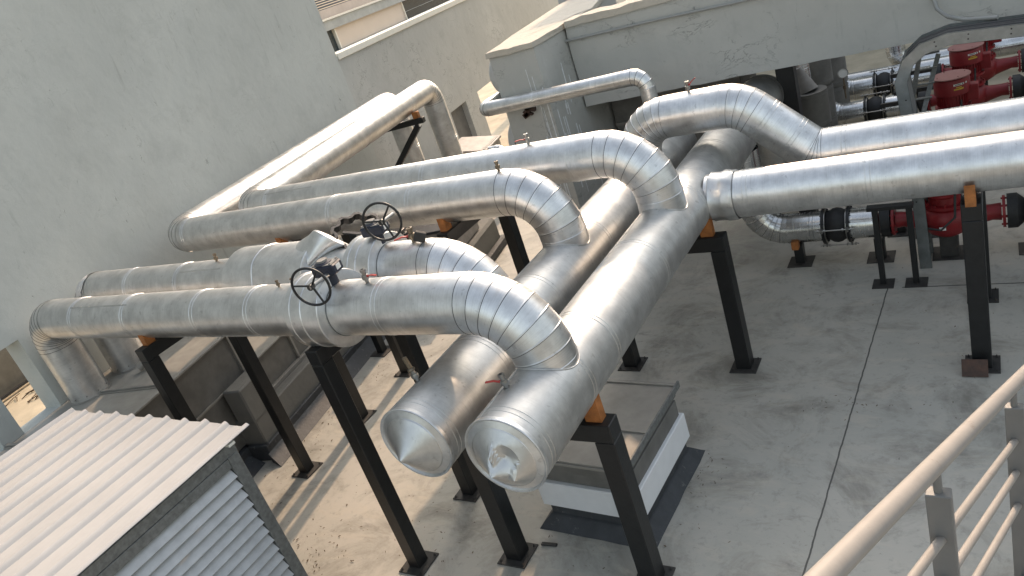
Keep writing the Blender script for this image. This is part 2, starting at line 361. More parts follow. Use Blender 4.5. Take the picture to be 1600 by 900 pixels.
def pipe(parent, corners, R, r, m, joints=(), gores=8, seg=56, cap0=False, cap1=False, names=('straight_section','elbow'), ridge=.0027, lap=True, r_of=None):
    """clad pipe with gored elbows. joints: list of arc lengths where double beads go round.
    Builds one mesh per straight run and one per elbow under parent."""
    path, spans = smooth_path(corners, R, gores)
    pts = [p for p, k in path]; n = len(pts)
    L = [0.]
    for i in range(1, n): L.append(L[-1] + (pts[i]-pts[i-1]).length)
    T = []
    for i in range(n):
        if i == 0: T.append((pts[1]-pts[0]).normalized())
        elif i == n-1: T.append((pts[-1]-pts[-2]).normalized())
        else: T.append(((pts[i]-pts[i-1]).normalized()+(pts[i+1]-pts[i]).normalized()).normalized())
    X = [basis(T[0]).col[0].copy()]
    for i in range(1, n):
        x = X[-1]; x = (x - T[i]*x.dot(T[i])).normalized(); X.append(x)
    segs = []   # (i0, i1, kind)
    cur = 0
    for a, b in spans:
        if a > cur: segs.append((cur, a, 0))
        segs.append((a, b, 1)); cur = b
    if cur < n-1: segs.append((cur, n-1, 0))
    made = []
    for (i0, i1, kind) in segs:
        st = []      # stations: (s, dr)
        for i in range(i0, i1+1):
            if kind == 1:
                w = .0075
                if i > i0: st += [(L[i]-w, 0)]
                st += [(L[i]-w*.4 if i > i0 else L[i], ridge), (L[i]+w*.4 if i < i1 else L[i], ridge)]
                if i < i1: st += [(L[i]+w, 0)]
            else:
                st += [(L[i], 0)]
        if kind == 0:
            for j in joints:
                if L[i0]+.02 < j < L[i1]-.02:
                    for dj in ((-.022, .022) if lap else (0,)):
                        for q, dr in ((-.004, 0), (-.0015, ridge), (.0015, ridge), (.004, 0)):
                            if L[i0] < j+dj+q < L[i1]: st.append((j+dj+q, dr))
            k = L[i0]+.3
            while k < L[i1]-.1: st.append((k, 0)); k += .3
            st.sort()
        bm = bmesh.new(); uvl = bm.loops.layers.uv.new('UVMap'); rings = []; info = []; drs = [q[1] for q in st]
        last = -1
        for s, dr in st:
            if s - last < 1e-5: s = last + 1e-4
            last = s
            k = i0
            while k < i1-1 and s > L[k+1]: k += 1
            f = (s-L[k])/max(1e-9, L[k+1]-L[k]); p = pts[k].lerp(pts[k+1], min(max(f, -.05), 1.05))
            # orientation: nearest vertex if close, else segment
            if abs(s-L[k]) < .012: t, x = T[k], X[k]
            elif abs(s-L[k+1]) < .012: t, x = T[k+1], X[k+1]
            else:
                t = (pts[k+1]-pts[k]).normalized(); x = X[k]
            x = (x - t*x.dot(t)).normalized(); y = t.cross(x)
            rr = (r_of(s) if r_of else r) + dr
            rings.append([bm.verts.new(p + (x*cos(2*pi*q/seg)+y*sin(2*pi*q/seg))*rr) for q in range(seg)]); info.append(s)
        for a in range(len(rings)-1):
            for q in range(seg):
                q2 = (q+1) % seg
                fc = bm.faces.new([rings[a][q], rings[a][q2], rings[a+1][q2], rings[a+1][q]])
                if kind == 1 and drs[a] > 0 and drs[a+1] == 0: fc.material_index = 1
                uu = (q/seg*2*pi*r, (q+1)/seg*2*pi*r)
                for lp, (u_, v_) in zip(fc.loops, ((uu[0], info[a]), (uu[1], info[a]), (uu[1], info[a+1]), (uu[0], info[a+1]))): lp[uvl].uv = (u_, v_)
        if cap0 and i0 == 0: bm.faces.new(rings[0])
        if cap1 and i1 == n-1: bm.faces.new(rings[-1])
        o = finish(bm, names[kind], [m, M['seam_shade']], parent, smooth=8.5); made.append(o)
    return made, (pts, L)

def lapseam(parent, a, b, axis_r, updir, m=None, w=.012):
    """long lap seam with rivets running along a straight pipe at direction updir from its axis"""
    a, b = V(a), V(b); d = (b-a).normalized(); u = V(updir).normalized(); side = d.cross(u)
    bm = bmesh.new(); c = (a+b)/2 + u*(axis_r+.0005)
    box(bm, c, ((b-a).length, w*2.5, .004), Matrix((d, side, u)).transposed())
    n = int((b-a).length/.16)
    for i in range(n):
        p = a + d*(.08+i*.16) + u*(axis_r+.002); lathe(bm, [(.005,0),(.004,.003),(0,.0035)], p, u, 6)
    return finish(bm, 'lap_seam', m or M['alu_old'], parent, smooth=0)

W11 = rad(11); WA = V((-sin(W11), cos(W11), 0)); WH = V((cos(W11), sin(W11), 0)); RW = Matrix((WH, WA, V((0,0,1)))).transposed()
def W(s, t, z): return WA*s + WH*t + V((0,0,z))
def wbox(bm, s0, s1, t0, t1, z0, z1, bev=0., mi=0):
    box(bm, W((s0+s1)/2, (t0+t1)/2, (z0+z1)/2), (abs(t1-t0), abs(s1-s0), abs(z1-z0)), RW, bev, mi)

def cut_bevelled(bm, w=.01):
    bmesh.ops.bevel(bm, geom=bm.edges[:], offset=w, segments=2, affect='EDGES')

# ------------------------------------------------------------------ the setting
bm = bmesh.new(); box2(bm, (-400,-400,-16.2), (400,500,-16)); o = finish(bm, 'ground', M['ground'], smooth=0); tag(o, kind='structure')
bm = bmesh.new(); box2(bm, (-40,-3,-.4), (22,13.6,0)); o = finish(bm, 'roof_floor', M['floor'], smooth=0); tag(o, kind='structure')
bm = bmesh.new(); box2(bm, (-40,13.6,-.4), (22,46,0)); o = finish(bm, 'far_roof_floor', M['sandfloor'], smooth=0); tag(o, kind='structure')
bm = bmesh.new(); box2(bm, (-39.9,-2.9,-16), (21.9,45.9,-.41)); o = finish(bm, 'building_block', M['grey'], smooth=0); tag(o, 'painted building block carrying the pipe roof', 'building')

def grid_wall(name, s0, s1, t, z0, z1, th, m, holes=(), amp=.006, step=.35):
    """wall in the wall frame made of boxes round its holes (s0,s1,z0,z1)"""
    bm = bmesh.new(); cs = sorted({s0, s1, *[h[0] for h in holes], *[h[1] for h in holes]}); zs = sorted({z0, z1, *[h[2] for h in holes], *[h[3] for h in holes]})
    for a, b in zip(cs, cs[1:]):
        run = []
        for c, d in zip(zs, zs[1:]):
            if any(h[0] <= a and b <= h[1] and h[2] <= c and d <= h[3] for h in holes): continue
            if run and run[-1][1] == c: run[-1][1] = d
            else: run.append([c, d])
        for c, d in run: wbox(bm, a, b, t-th, t, c, d)
    bmesh.ops.remove_doubles(bm, verts=bm.verts, dist=1e-4)
    return finish(bm, name, m, smooth=0)

o = grid_wall('tower_wall', -2, 14.67, -9.18, 0, 11, .30, M['tower'], holes=[(5.0, 5.56, 1.66, 2.66), (2.0, 4.72, 1.66, 2.66)])
tag(o, 'tall pale grey plastered wall filling the left of the picture', 'wall')
o = grid_wall('parapet_wall', 14.69, 46, -9.20, 0, 3.98, .28, M['wall'], holes=[(19.1, 20.3, 0, 1.5), (21.3, 24.2, 0, 1.5), (27, 31, 0, 1.5)])
tag(o, 'grey parapet wall with low openings running back from the tall left wall', 'wall')
bm = bmesh.new(); wbox(bm, 14.7, 46, -9.56, -9.16, 3.983, 4.12, .01); c = finish(bm, 'coping', M['lip'], o, smooth=0)
bm = bmesh.new(); wbox(bm, 19.1, 20.3, -9.42, -9.36, 0, 1.5); finish(bm, 'infill_panel', M['recess'], o, smooth=0)

# beam wall over the pump yard and its column
def rough_box(bm, lo, hi, div, amp, topamp=None, mi=0):
    b2 = bmesh.new(); bmesh.ops.create_cube(b2, size=1)
    for v in b2.verts: v.co = V([lo[i] if v.co[i] < 0 else hi[i] for i in range(3)])
    for ax in range(3):
        n = max(1, int((hi[ax]-lo[ax])/div))
        for k in range(1, n):
            p = V((0,0,0)); p[ax] = lo[ax]+(hi[ax]-lo[ax])*k/n; nn = V((0,0,0)); nn[ax] = 1
            bmesh.ops.bisect_plane(b2, geom=b2.verts[:]+b2.edges[:]+b2.faces[:], plane_co=p, plane_no=nn)
    for v in b2.verts:
        q = v.co*2.3; a = amp if not (topamp and abs(v.co.z-hi[2]) < .01) else topamp
        v.co += V((noise.noise(q+V((9,0,0))), noise.noise(q+V((0,5,0))), noise.noise(q*1.7)))*a
    b2.verts.index_update(); vs = [bm.verts.new(v.co) for v in b2.verts]
    for f in b2.faces: bm.faces.new([vs[v.index] for v in f.verts])
    b2.free()
bm = bmesh.new(); rough_box(bm, (-5.34,10.5,2.50), (16,10.85,3.72), .18, .012, .03); o = finish(bm, 'deep_beam', M['beam'], smooth=40)
tag(o, 'deep dark grey plastered beam spanning above the red pumps', 'beam')
bm = bmesh.new(); rough_box(bm, (-5.33,10.47,3.70), (16,10.9,3.80), .15, .014, .03); finish(bm, 'coping', M['coping'], o, smooth=40)
bm = bmesh.new(); rough_box(bm, (-5.30,10.91,2.52), (16,12.2,2.95), .6, .004); o2 = finish(bm, 'roof_slab', M['grey'], smooth=0); tag(o2, kind='structure')
# column that carries it: long in the wall direction
bm = bmesh.new()
def prism(bm, poly, z0, z1, mi=0):
    a = [bm.verts.new((x, y, z0)) for x, y in poly]; b = [bm.verts.new((x, y, z1)) for x, y in poly]; n = len(poly)
    bm.faces.new(a[::-1]); bm.faces.new(b)
    for i in range(n): bm.faces.new([a[i], a[(i+1)%n], b[(i+1)%n], b[i]])
    for f in bm.faces: f.material_index = f.material_index or mi
cpoly = [(-6.12,9.5), (-5.37,9.5), (-5.37,11.6), (-6.2,14.6), (-7.05,14.6)]
prism(bm, cpoly, 0, 3.68); bmesh.ops.subdivide_edges(bm, edges=bm.edges[:], cuts=5, use_grid_fill=True)
o = finish(bm, 'concrete_column', M['column'], smooth=0); tag(o, 'broad stained concrete column at the left end of the beam', 'column')
bm = bmesh.new(); prism(bm, [(-6.15,9.47),(-5.35,9.47),(-5.35,11.6),(-6.18,14.63),(-7.08,14.63)], 3.683, 3.76)
bmesh.ops.triangulate(bm, faces=bm.faces[:]); bmesh.ops.subdivide_edges(bm, edges=bm.edges[:], cuts=7)
for v in bm.verts: v.co.z += noise.noise(v.co*6)*.02; v.co += V((noise.noise(v.co*4+V((3,0,0))), noise.noise(v.co*4), 0))*.02
finish(bm, 'cement_top', M['coping'], o, smooth=50)
bm = bmesh.new()
for k in range(24):      # limewash runs on the right face and the front arris
    y = 9.62+random.random()*.8; z1 = random.uniform(1.6,3.3); h = random.uniform(.15,.7); w = random.uniform(.008,.03)
    box2(bm, (-5.372,y,z1-h), (-5.366,y+w,z1))
for k in range(16):
    x = -5.60+random.random()*.2; z1 = random.uniform(1.8,3.5); h = random.uniform(.2,.9); w = random.uniform(.006,.018)
    box2(bm, (x,9.495,z1-h), (x+w,9.502,z1))
finish(bm, 'limewash_runs', M['wash'], o, smooth=0)
# the ragged bracket hole under the small pipe
bm = bmesh.new()
for k in range(7):
    a = random.uniform(-.5,.5); box(bm, (-5.74+random.uniform(-.06,.07), 9.47, 2.83+random.uniform(-.06,.06)), (random.uniform(.05,.16), .06, random.uniform(.02,.08)), Matrix.Rotation(a,3,'Y'), .004)
finish(bm, 'broken_bracket', M['rust'], o, smooth=0)
def dome(y, z, r, t, label):
    bm = bmesh.new(); lathe(bm, [(r,-.04),(r,.0),(r*.97,.05),(r*.86,.11),(r*.66,.16),(r*.4,.19),(0,.205)], (t, y, z), (-1,0,0), 36)
    q = finish(bm, 'vent_dome', M['dome'], smooth=40); tag(q, label, 'vent cap')
dome(9.95, 3.36, .33, -6.2, 'pale round domed cap high on the left face of the column')
dome(9.95, 2.30, .42, -6.2, 'large pale domed cap low on the column under the small elbow')
dome(14.2, 3.75, .30, -6.95, 'pale domed cap at the far end of the column top')
bm = bmesh.new(); box2(bm, (-8.4,22,-.001), (24,30,10.3)); o = finish(bm, 'unseen_shade_block', M['wall'], smooth=0); tag(o, 'plain grey block added out of view behind the beam to shade the roof floor', 'building')  # unseen block, added only to keep the sun off the roof floor
# conduits
bm = bmesh.new(); tube(bm, [(-5.36,10.46,3.52),(-3.9,10.46,3.50),(-2.9,10.46,3.47),(-1.6,10.46,3.45),(1.5,10.46,3.42),(6,10.46,3.4)], .018, 8)
for x in (-5.1,-4.3,-3.4,-2.6,-1.8): box(bm, (x,10.478,3.51), (.02,.03,.06))
o = finish(bm, 'cable_conduit', M['conduit'], smooth=40); tag(o, 'thin grey conduit clipped along the upper face of the beam', 'conduit')

# neighbouring building seen over the parapet
nb = thing('neighbour_building', 'cream and grey building with dark windows beyond the parapet', 'building', W(45,-25,-16))
def nbx(name, m, *a):
    bm = bmesh.new(); wbox(bm, *a); return finish(bm, name, m, nb, smooth=0)
nbx('wall', M['nbgrey'], 30, 75, -37, -25.3, -16, 4.2)
nbx('fascia', M['nbgrey'], 30, 75, -25.29, -24.85, 3.92, 4.44)
nbx('fascia_trim', M['lip'], 30, 75, -25.0, -24.75, 4.46, 4.56)
nbx('block_parapet', M['nbblock'], 30, 75, -25.9, -25.2, 4.57, 5.05)
nbx('ledge', M['nbgrey'], 30, 75, -25.29, -24.9, 2.52, 2.72)
nbx('render_panel', M['nbpanel'], 40.95, 50.3, -25.29, -25.1, 2.74, 3.91)
nbx('panel_edge', M['lip'], 50.3, 50.42, -25.29, -25.02, 2.74, 3.91)
nbx('panel_edge', M['lip'], 40.83, 40.95, -25.29, -25.02, 2.74, 3.91)
g = nbx('window', M['nbglass'], 50.43, 60, -25.29, -25.2, 2.2, 3.91); nbx('window', M['nbglass'], 36, 40.82, -25.29, -25.2, 2.74, 3.91)
bm = bmesh.new(); wbox(bm, 50.43, 60, -25.20, -25.17, 3.2, 3.23); finish(bm, 'glazing_bar', M['nbgrey'], g, smooth=0)
bm = bmesh.new()
for k in range(9): wbox(bm, 30, 75, -27.4-k*.55, -27.05-k*.55, 5.0+k*.16, 5.1+k*.16)
finish(bm, 'roof_louvre', M['nbdark'], nb, smooth=0)
nbx('roof', M['nbgrey'], 30, 75, -36.9, -26.2, 4.57, 4.9)
nbx('skirt_wall', M['nbdark'], 30, 75, -25.2, -25.0, -16, 2.4)

# ------------------------------------------------------------------ support frames
R0 = Matrix.Identity(3)
def frame(name_label, x, y0, y1, ztop, saddles=(), pw=.15, group='black steel pipe support frames', dirx=False, plate=.3, rust=False):
    """two posts and a beam along y (or along x if dirx), base plates, orange saddles at given offsets (pos, ztop_of_saddle)"""
    if dirx: a, b = V((x[0], y0, 0)), V((x[1], y0, 0)); 
    else: a, b = V((x, y0, 0)), V((x, y1, 0))
    d = (b-a).normalized(); nrm = V((-d.y, d.x, 0)); R = Matrix((d, nrm, V((0,0,1)))).transposed()
    t = thing('support_frame', name_label, 'pipe support', (a+b)/2, group)
    for k, p in enumerate((a, b)):
        bm = bmesh.new(); box(bm, p+V((0,0,(ztop-pw-.001)/2+.006)), (pw, pw, ztop-pw-.014), R, .006); finish(bm, 'post', M['blackpaint'], t, smooth=0)
        bm = bmesh.new(); box(bm, p+V((0,0,.008)), (plate, plate, .014), R, .002)
        for sx in (-1,1):
            for sy in (-1,1): lathe(bm, [(.013,0),(.013,.012),(.006,.012),(.006,.025),(0,.025)], p+R@V((sx*plate*.4, sy*plate*.4, .015)), (0,0,1), 6)
        finish(bm, 'base_plate', M['plate'], t, smooth=0)
    bm = bmesh.new(); L = (b-a).length+pw; box(bm, (a+b)/2+V((0,0,ztop-pw/2)), (L, pw, pw), R, .006); finish(bm, 'beam', M['blackpaint'], t, smooth=0)
    for (q, axis_z, pr, wd) in [(q_,a_,p_,.085) for q_,a_,p_,w_ in saddles]:      # pair of tapered blocks either side of the pipe
        c = a + d*q
        for s in (-1, 1):
            bm = bmesh.new()
            x0 = s*pr*.42; x1 = s*(pr*.86); z0 = ztop+.002
            zi = axis_z - sqrt(max(0, pr*pr-x0*x0)) - .004; zo = axis_z - pr*.30
            prof = [(x0, z0), (x1*1.0, z0), (x1, z0+.05), (x1*.99, zo), (x1*.93, axis_z - sqrt(max(0, pr*pr-(x1*.93)**2)) if abs(x1*.93) < pr else zo-.02), (x0, zi)]
            vs0 = [bm.verts.new(c + d*u - nrm*wd/2 + V((0,0,w))) for u, w in prof]; vs1 = [bm.verts.new(c + d*u + nrm*wd/2 + V((0,0,w))) for u, w in prof]
            bm.faces.new(vs0); bm.faces.new(vs1[::-1]); n = len(prof)
            for i in range(n): bm.faces.new([vs0[i], vs0[(i+1)%n], vs1[(i+1)%n], vs1[i]])
            finish(bm, 'saddle', M['wood'], t, smooth=0)
    return t

HZ, HR = 2.05, .305
frame('black frame under the near coned ends of the two fat pipes', (-3.98,-2.62), 4.05, 0, 1.68, [(.30,HZ,HR,.12),(1.11,HZ,HR,.12)], .165, dirx=True)
frame('black frame under the far half of the two fat pipes', (-3.98,-2.58), 7.2, 0, 1.68, [(.30,HZ,HR,.12),(1.11,HZ,HR,.12)], .165, dirx=True)
frame('tall black frame under the handwheel valve of the front pipe', -4.97, 3.74, 4.76, 2.53, [(.23,2.78,.235,.12),(.92,2.8,.235,.12)], .14)
frame('tall black frame nearest the corrugated white roof', -7.55, 3.74, 4.76, 2.53, [(.23,2.78,.235,.12),(.92,2.8,.235,.12)], .14)
frame('black frame under the upper pipes near the tall wall', -7.5, 5.85, 6.94, 2.60, [(.19,2.87,.235,.12),(.82,2.91,.235,.12)], .14)
frame('black frame under the upper pipes, its back post beside the dark hood', -4.95, 5.85, 7.0, 2.60, [(.19,2.87,.235,.12),(.82,2.91,.235,.12)], .14)
fr = frame('black frame under the long right hand pipes with rust red plate at its foot', -.27, 7.28, 8.62, 1.77, [(.07,2.05,.24,.12),(1.05,2.05,.24,.12)], .165)
bm = bmesh.new(); box(bm, (-.33,7.10,.085), (.22,.02,.17), Matrix.Rotation(rad(-25),3,'X'), .003); finish(bm, 'rusty_plate', M['rust'], fr, smooth=0)
# small low stand with two thin legs
t = thing('low_stand', 'small black two legged stand in front of the low pipe', 'pipe support', (-1.13,9.0,0))
for x in (-1.31,-.95):
    bm = bmesh.new(); box2(bm, (x-.032,8.97,.012), (x+.032,9.034,1.0), .004); finish(bm, 'leg', M['blackpaint'], t, smooth=0)
    bm = bmesh.new(); box2(bm, (x-.12,8.88,.001), (x+.12,9.12,.011), .002); finish(bm, 'base_plate', M['plate'], t, smooth=0)
bm = bmesh.new(); box2(bm, (-1.39,8.95,1.002), (-.90,9.05,1.05), .004); finish(bm, 'crossbar', M['blackpaint'], t, smooth=0)
# short stubs under the low pipe
def stub(x, y, zt, label, col=True):
    t = thing('pipe_stub_support', label, 'pipe support', (x,y,0), 'short black stub supports')
    bm = bmesh.new(); box2(bm, (x-.06,y-.06,.012), (x+.06,y+.06,zt), .004); finish(bm, 'post', M['blackpaint'], t, smooth=0)
    bm = bmesh.new(); box2(bm, (x-.16,y-.16,.001), (x+.16,y+.16,.013), .002); finish(bm, 'base_plate', M['plate'], t, smooth=0)
    if col:
        bm = bmesh.new(); box2(bm, (x-.05,y-.20,zt-.02), (x+.04,y-.09,zt+.10), .01); finish(bm, 'saddle', M['wood'], t, smooth=0)
stub(-2.40, 9.72, .30, 'short black stub support with orange block below the low pipe elbow')
stub(-1.40, 9.72, .30, 'short black stub support behind the thin legged stand', False)
stub(-.90, 10.35, .25, 'short black stub support behind the volute of the near pump', False)
stub(-1.22, 10.45, .25, 'short black stub support half hidden by the thin stand leg', False)
stub(.25, 9.72, .28, 'short black stub support at the right picture edge', False)
stub(-8.4, 7.46, .9, 'short black stub support beside the duct plinth', False)
for y_ in (12.9, 14.45, 15.95):
    stub(-1.35, y_, .30, {12.9:'short black stub under the second low pump pipe',14.45:'short black stub under the third low pump pipe',15.95:'short black stub under the furthest low pump pipe'}[y_], False)
# tall column under the beam
t = thing('steel_column', 'tall black steel column between the hump pipe and the insulated risers', 'column', (-2.5,11.1,0))
bm = bmesh.new(); box2(bm, (-2.63,11.0,.012), (-2.39,11.2,2.46), .004); finish(bm, 'shaft', M['blackpaint'], t, smooth=0)
bm = bmesh.new(); box2(bm, (-2.7,10.9,.001), (-2.3,11.3,.011), .002); finish(bm, 'base_plate', M['plate'], t, smooth=0)
# bracket that carries the wall pipes
t = thing('wall_bracket', 'black steel bracket with diagonal brace carrying the pipes on the tall wall', 'pipe support', W(13.4,-8,2.4))
bm = bmesh.new(); wbox(bm, 13.34, 13.46, -9.17, -7.05, 2.50, 2.61, .005); finish(bm, 'arm', M['blackpaint'], t, smooth=0)
bm = bmesh.new(); a, b = W(13.4,-7.2,2.48), W(13.4,-9.1,.75); d = (b-a).normalized(); box(bm, (a+b)/2, ((b-a).length,.11,.11), basis(d).col and Matrix((d, WA, d.cross(WA))).transposed(), .005)
finish(bm, 'brace', M['blackpaint'], t, smooth=0)
bm = bmesh.new(); wbox(bm, 13.35, 13.45, -7.25, -7.12, 2.612, 2.74, .01); finish(bm, 'saddle', M['wood'], t, smooth=0)

# ------------------------------------------------------------------ fat header pipes
def cone_cap(parent, c, r, dented, m):
    bm = bmesh.new(); uvl = None
    lathe(bm, [(r+.004,.03),(r+.007,.0),(r+.004,-.008),(r-.006,-.006),(r-.012,.004),(r*.80,-.016),(r*.79,-.022)], c, (0,1,0), 64)
    finish(bm, 'end_rim', M['alu'], parent, smooth=25)
    bm = bmesh.new(); seg = 64; R = basis((0,1,0)); c = V(c)
    if not dented:
        lathe(bm, [(r*.795,-.017),(r*.78,-.026),(r*.5,-.085),(r*.25,-.14),(.008,-.198),(0,-.2)], c, (0,1,0), seg)
        finish(bm, 'end_cone', M['lid'], parent, smooth=25)
    else:
        rings = []
        a1, a2 = V((-.055,-.085)), V((.075,-.115))
        for k, f in enumerate((1., .9, .8, .7, .6, .5, .4, .3, .2, .1, .02)):
            ring = []
            for i in range(seg):
                th = 2*pi*i/seg; x, z = r*.80*f*cos(th), r*.80*f*sin(th)
                p2 = V((x, z)); R_ = r*.80
                def peak(ap, H):      # straight sided cone from apex ap down to the rim
                    d = p2-ap; L_ = d.length
                    if L_ < 1e-6: return H
                    u = d/L_; bq = ap.dot(u); t_ = -bq+sqrt(max(0., bq*bq-ap.length_squared+R_*R_)); return H*max(0., 1-L_/t_)
                hgt = max(peak(V((-.01,-.02)), .175), peak(V((.12,-.085)), .125))
                hgt -= max(0., .060-.62*(p2-V((.060,.055))).length) + max(0., .030-.5*(p2-V((-.075,-.055))).length)
                hgt += .05*max(0., 1-abs(x-.015+.25*z)/.022)*max(0., 1-abs(z-.09)/.07)
                hgt = max(hgt, .0)+.017
                ring.append(bm.verts.new(c+V((x, -hgt, z))))
            rings.append(ring)
        for a, b in zip(rings, rings[1:]):
            for i in range(seg):
                j = (i+1) % seg; q = [a[i], a[j], b[j], b[i]]
                bm.faces.new([q[0], q[1], q[2]]); bm.faces.new([q[0], q[2], q[3]])
        bm.faces.new(rings[-1])
        finish(bm, 'dented_end_cone', M['lid'], parent, smooth=16)

def saddle_collar(parent, cx, cy, r, hz=HZ, hr=HR, hx=None, m=None):
    hx = cx if hx is None else hx; pts = []
    for i in range(48):
        a = 2*pi*i/48; x, y = cx+(r+.004)*cos(a), cy+(r+.004)*sin(a); dx = x-hx
        pts.append((x, y, hz+sqrt(max(0, hr*hr-dx*dx))+.002))
    bm = bmesh.new(); tube(bm, pts, .006, 6, closed=True); finish(bm, 'joint_collar', m or M['alu_old'], parent, smooth=60)

XA, XB = -3.68, -2.87
A = thing('header_pipe', 'left fat insulated pipe with smooth coned near end', 'pipe', (XA,3.2,HZ))
pipe(A, [(XA,3.2,HZ),(XA,9.45,HZ)], .5, HR, M['alu_old'], joints=(.12,.95,2.0,3.2,4.15,5.3), seg=72, cap1=True, names=('cladding','elbow'))
cone_cap(A, (XA,3.2,HZ), HR, False, M['lid'])
lapseam(A, (XA,3.24,HZ), (XA,9.3,HZ), HR, (-.45,0,.9))
B = thing('header_pipe', 'right fat insulated pipe with crumpled dented coned near end', 'pipe', (XB,3.16,HZ))
pipe(B, [(XB,3.16,HZ),(XB,11.35,HZ),(XB,11.35,.2)], .45, HR, M['alu_old'], joints=(.12,.85,1.35,2.6,3.9,4.35,5.2,6.2), seg=72, names=('cladding','elbow'))
cone_cap(B, (XB,3.16,HZ), HR, True, M['lid'])
lapseam(B, (XB,3.2,HZ), (XB,10.8,HZ), HR, (-.45,0,.9))

# ------------------------------------------------------------------ branch pipes
BR = .235
def collar_end(parent, x, y, hx, r=BR): saddle_collar(parent, x, y, r, HZ, HR, hx)
# C : front low pipe
CY, CZ = 3.97, 2.78
C = thing('branch_pipe', 'front silver pipe with handwheel valve, running from duct to dented fat pipe', 'pipe', (-6,CY,CZ), 'insulated branch pipes')
pipe(C, [(-9.80,CY,1.68),(-9.80,CY,CZ),(XB,CY,CZ),(XB,CY,2.22)], [.36,.50], BR, M['alu'], joints=(.95,2.0,3.05,4.25,5.05,6.6), gores=8)
collar_end(C, XB, CY, XB)
DY, DZ = 4.63, 2.80
D = thing('branch_pipe', 'second silver pipe behind the front one, with wide hooded valve casing', 'pipe', (-6,DY,DZ), 'insulated branch pipes')
pipe(D, [(-9.86,DY,1.68),(-9.86,DY,DZ),(XA,DY,DZ),(XA,DY,2.22)], [.36,.50], BR, M['alu'], joints=(.95,2.2,3.2,6.0,6.9), gores=8)
collar_end(D, XA, DY, XA)
# E : upper front pipe, runs on along the tall wall and drops at its end
EY, EZ = 6.04, 2.87
def hit(t, y): # x on wall-line t at y
    return (t - y*sin(W11))/cos(W11)
E_ = thing('branch_pipe', 'upper pipe turning left along the tall wall, outer one of the bright pair', 'pipe', (-6,EY,EZ), 'insulated branch pipes')
pipe(E_, [W(14.75,-8.35,.6), W(14.75,-8.35,EZ), V((hit(-8.35,EY),EY,EZ)), V((XA,EY,EZ)), V((XA,EY,2.22))], [.32,.33,.50], BR, M['alu'], joints=(1.2,3.6,5.6,7.6,9.4,12.2,13.4,15.0), gores=7)
collar_end(E_, XA, EY, XA)
FY, FZ = 6.67, 2.91
F_ = thing('branch_pipe', 'upper pipe behind it, inner one of the bright pair along the tall wall', 'pipe', (-6,FY,FZ), 'insulated branch pipes')
pipe(F_, [W(14.75,-7.40,.6), W(14.75,-7.40,FZ), V((hit(-7.40,FY),FY,FZ)), V((XB,FY,FZ)), V((XB,FY,2.22))], [.32,.33,.50], BR, M['alu'], joints=(1.2,3.4,5.4,7.2,9.2,11.9,13.8,14.8), gores=7)
collar_end(F_, XB, FY, XB)
# G : right front pipe
G = thing('branch_pipe', 'long front pipe leaving the dented fat pipe to the right edge', 'pipe', (0,7.35,2.05), 'insulated branch pipes')
pipe(G, [(XB+.25,7.35,2.05),(9,7.65,2.09)], .5, .243, M['alu'], joints=(.42,1.55,3.15,5.3,7.4), seg=64)
# crumpled patch at its root
bm = bmesh.new(); lathe(bm, [(.252,.0),(.262,.012),(.256,.03),(.255,.10),(.262,.14),(.268,.16),(.262,.19),(.262,.24),(.254,.26),(.248,.262)], (XB+.29,7.35,2.05), (1,0,0), 64)
for v in bm.verts:
    k = noise.noise(v.co*9)*.012 + noise.noise(v.co*21)*.003
    if v.co.z > 2.0: v.co += (v.co-V((v.co.x,7.35,2.05))).normalized()*k
finish(bm, 'crumpled_wrap', M['lid'], G, smooth=35)
# H : right rear pipe with the hump
H = thing('branch_pipe', 'rear right pipe that humps up and over into the left fat pipe', 'pipe', (0,8.0,2.05), 'insulated branch pipes')
HX = XA
pipe(H, [(9,8.5,2.07),(-1.72,8.33,2.05),(-2.42,8.33,2.72),(XA,8.33,2.72),(XA,8.33,2.2)], [.25,.45,.42], .243, M['alu'], joints=(4.2,6.3,8.6,10.4,11.0,11.35), gores=9, seg=64)
collar_end(H, XA, 8.33, XA, .243)
# K : small pipe round the column
K = thing('small_pipe', 'thin silver pipe crossing in front of the concrete column', 'pipe', (-5,9.25,3.05))
pipe(K, [(-6.35,11.2,3.02),(-6.35,9.27,3.03),(-3.80,9.27,3.05),(-3.80,9.27,2.3)], [.16,.17], .105, M['alu'], joints=(1.95,2.35,2.75), gores=4, seg=36)
lapseam(K, (-6.0,9.27,3.035),(-4.1,9.27,3.047), .105, (0,-.8,-.45), w=.006)

for (P_, y_, z_, x0_, x1_, r_) in ((C,CY,CZ,-8.75,-7.62,BR),(D,DY,DZ,-7.55,-6.85,BR),(F_,FY,FZ,-8.25,-7.35,BR),(C,CY,CZ,-6.9,-5.5,BR)):
    lapseam(P_, (x0_,y_,z_), (x1_,y_,z_), r_, (0,-.52,.85) if x0_ < -7 else (0,-.72,-.69), M['alu_old'], .006)
t_ = thing('under_beam_dark_fill', 'dark brownish box added to fill the dark gap under the left end of the beam', 'duct', (-4.6,11.8,1.5))  # added box in dark sheet, stands in for the dark gap under the beam
bm = bmesh.new(); box2(bm, (-5.3,11.3,.9), (-3.2,12.2,2.35), .01); finish(bm, 'casing', M['ductdark'], t_, smooth=0)
bm = bmesh.new(); box2(bm, (-5.3,11.27,1.9), (-3.2,11.297,1.95)); finish(bm, 'flange', M['duct'], t_, smooth=0)
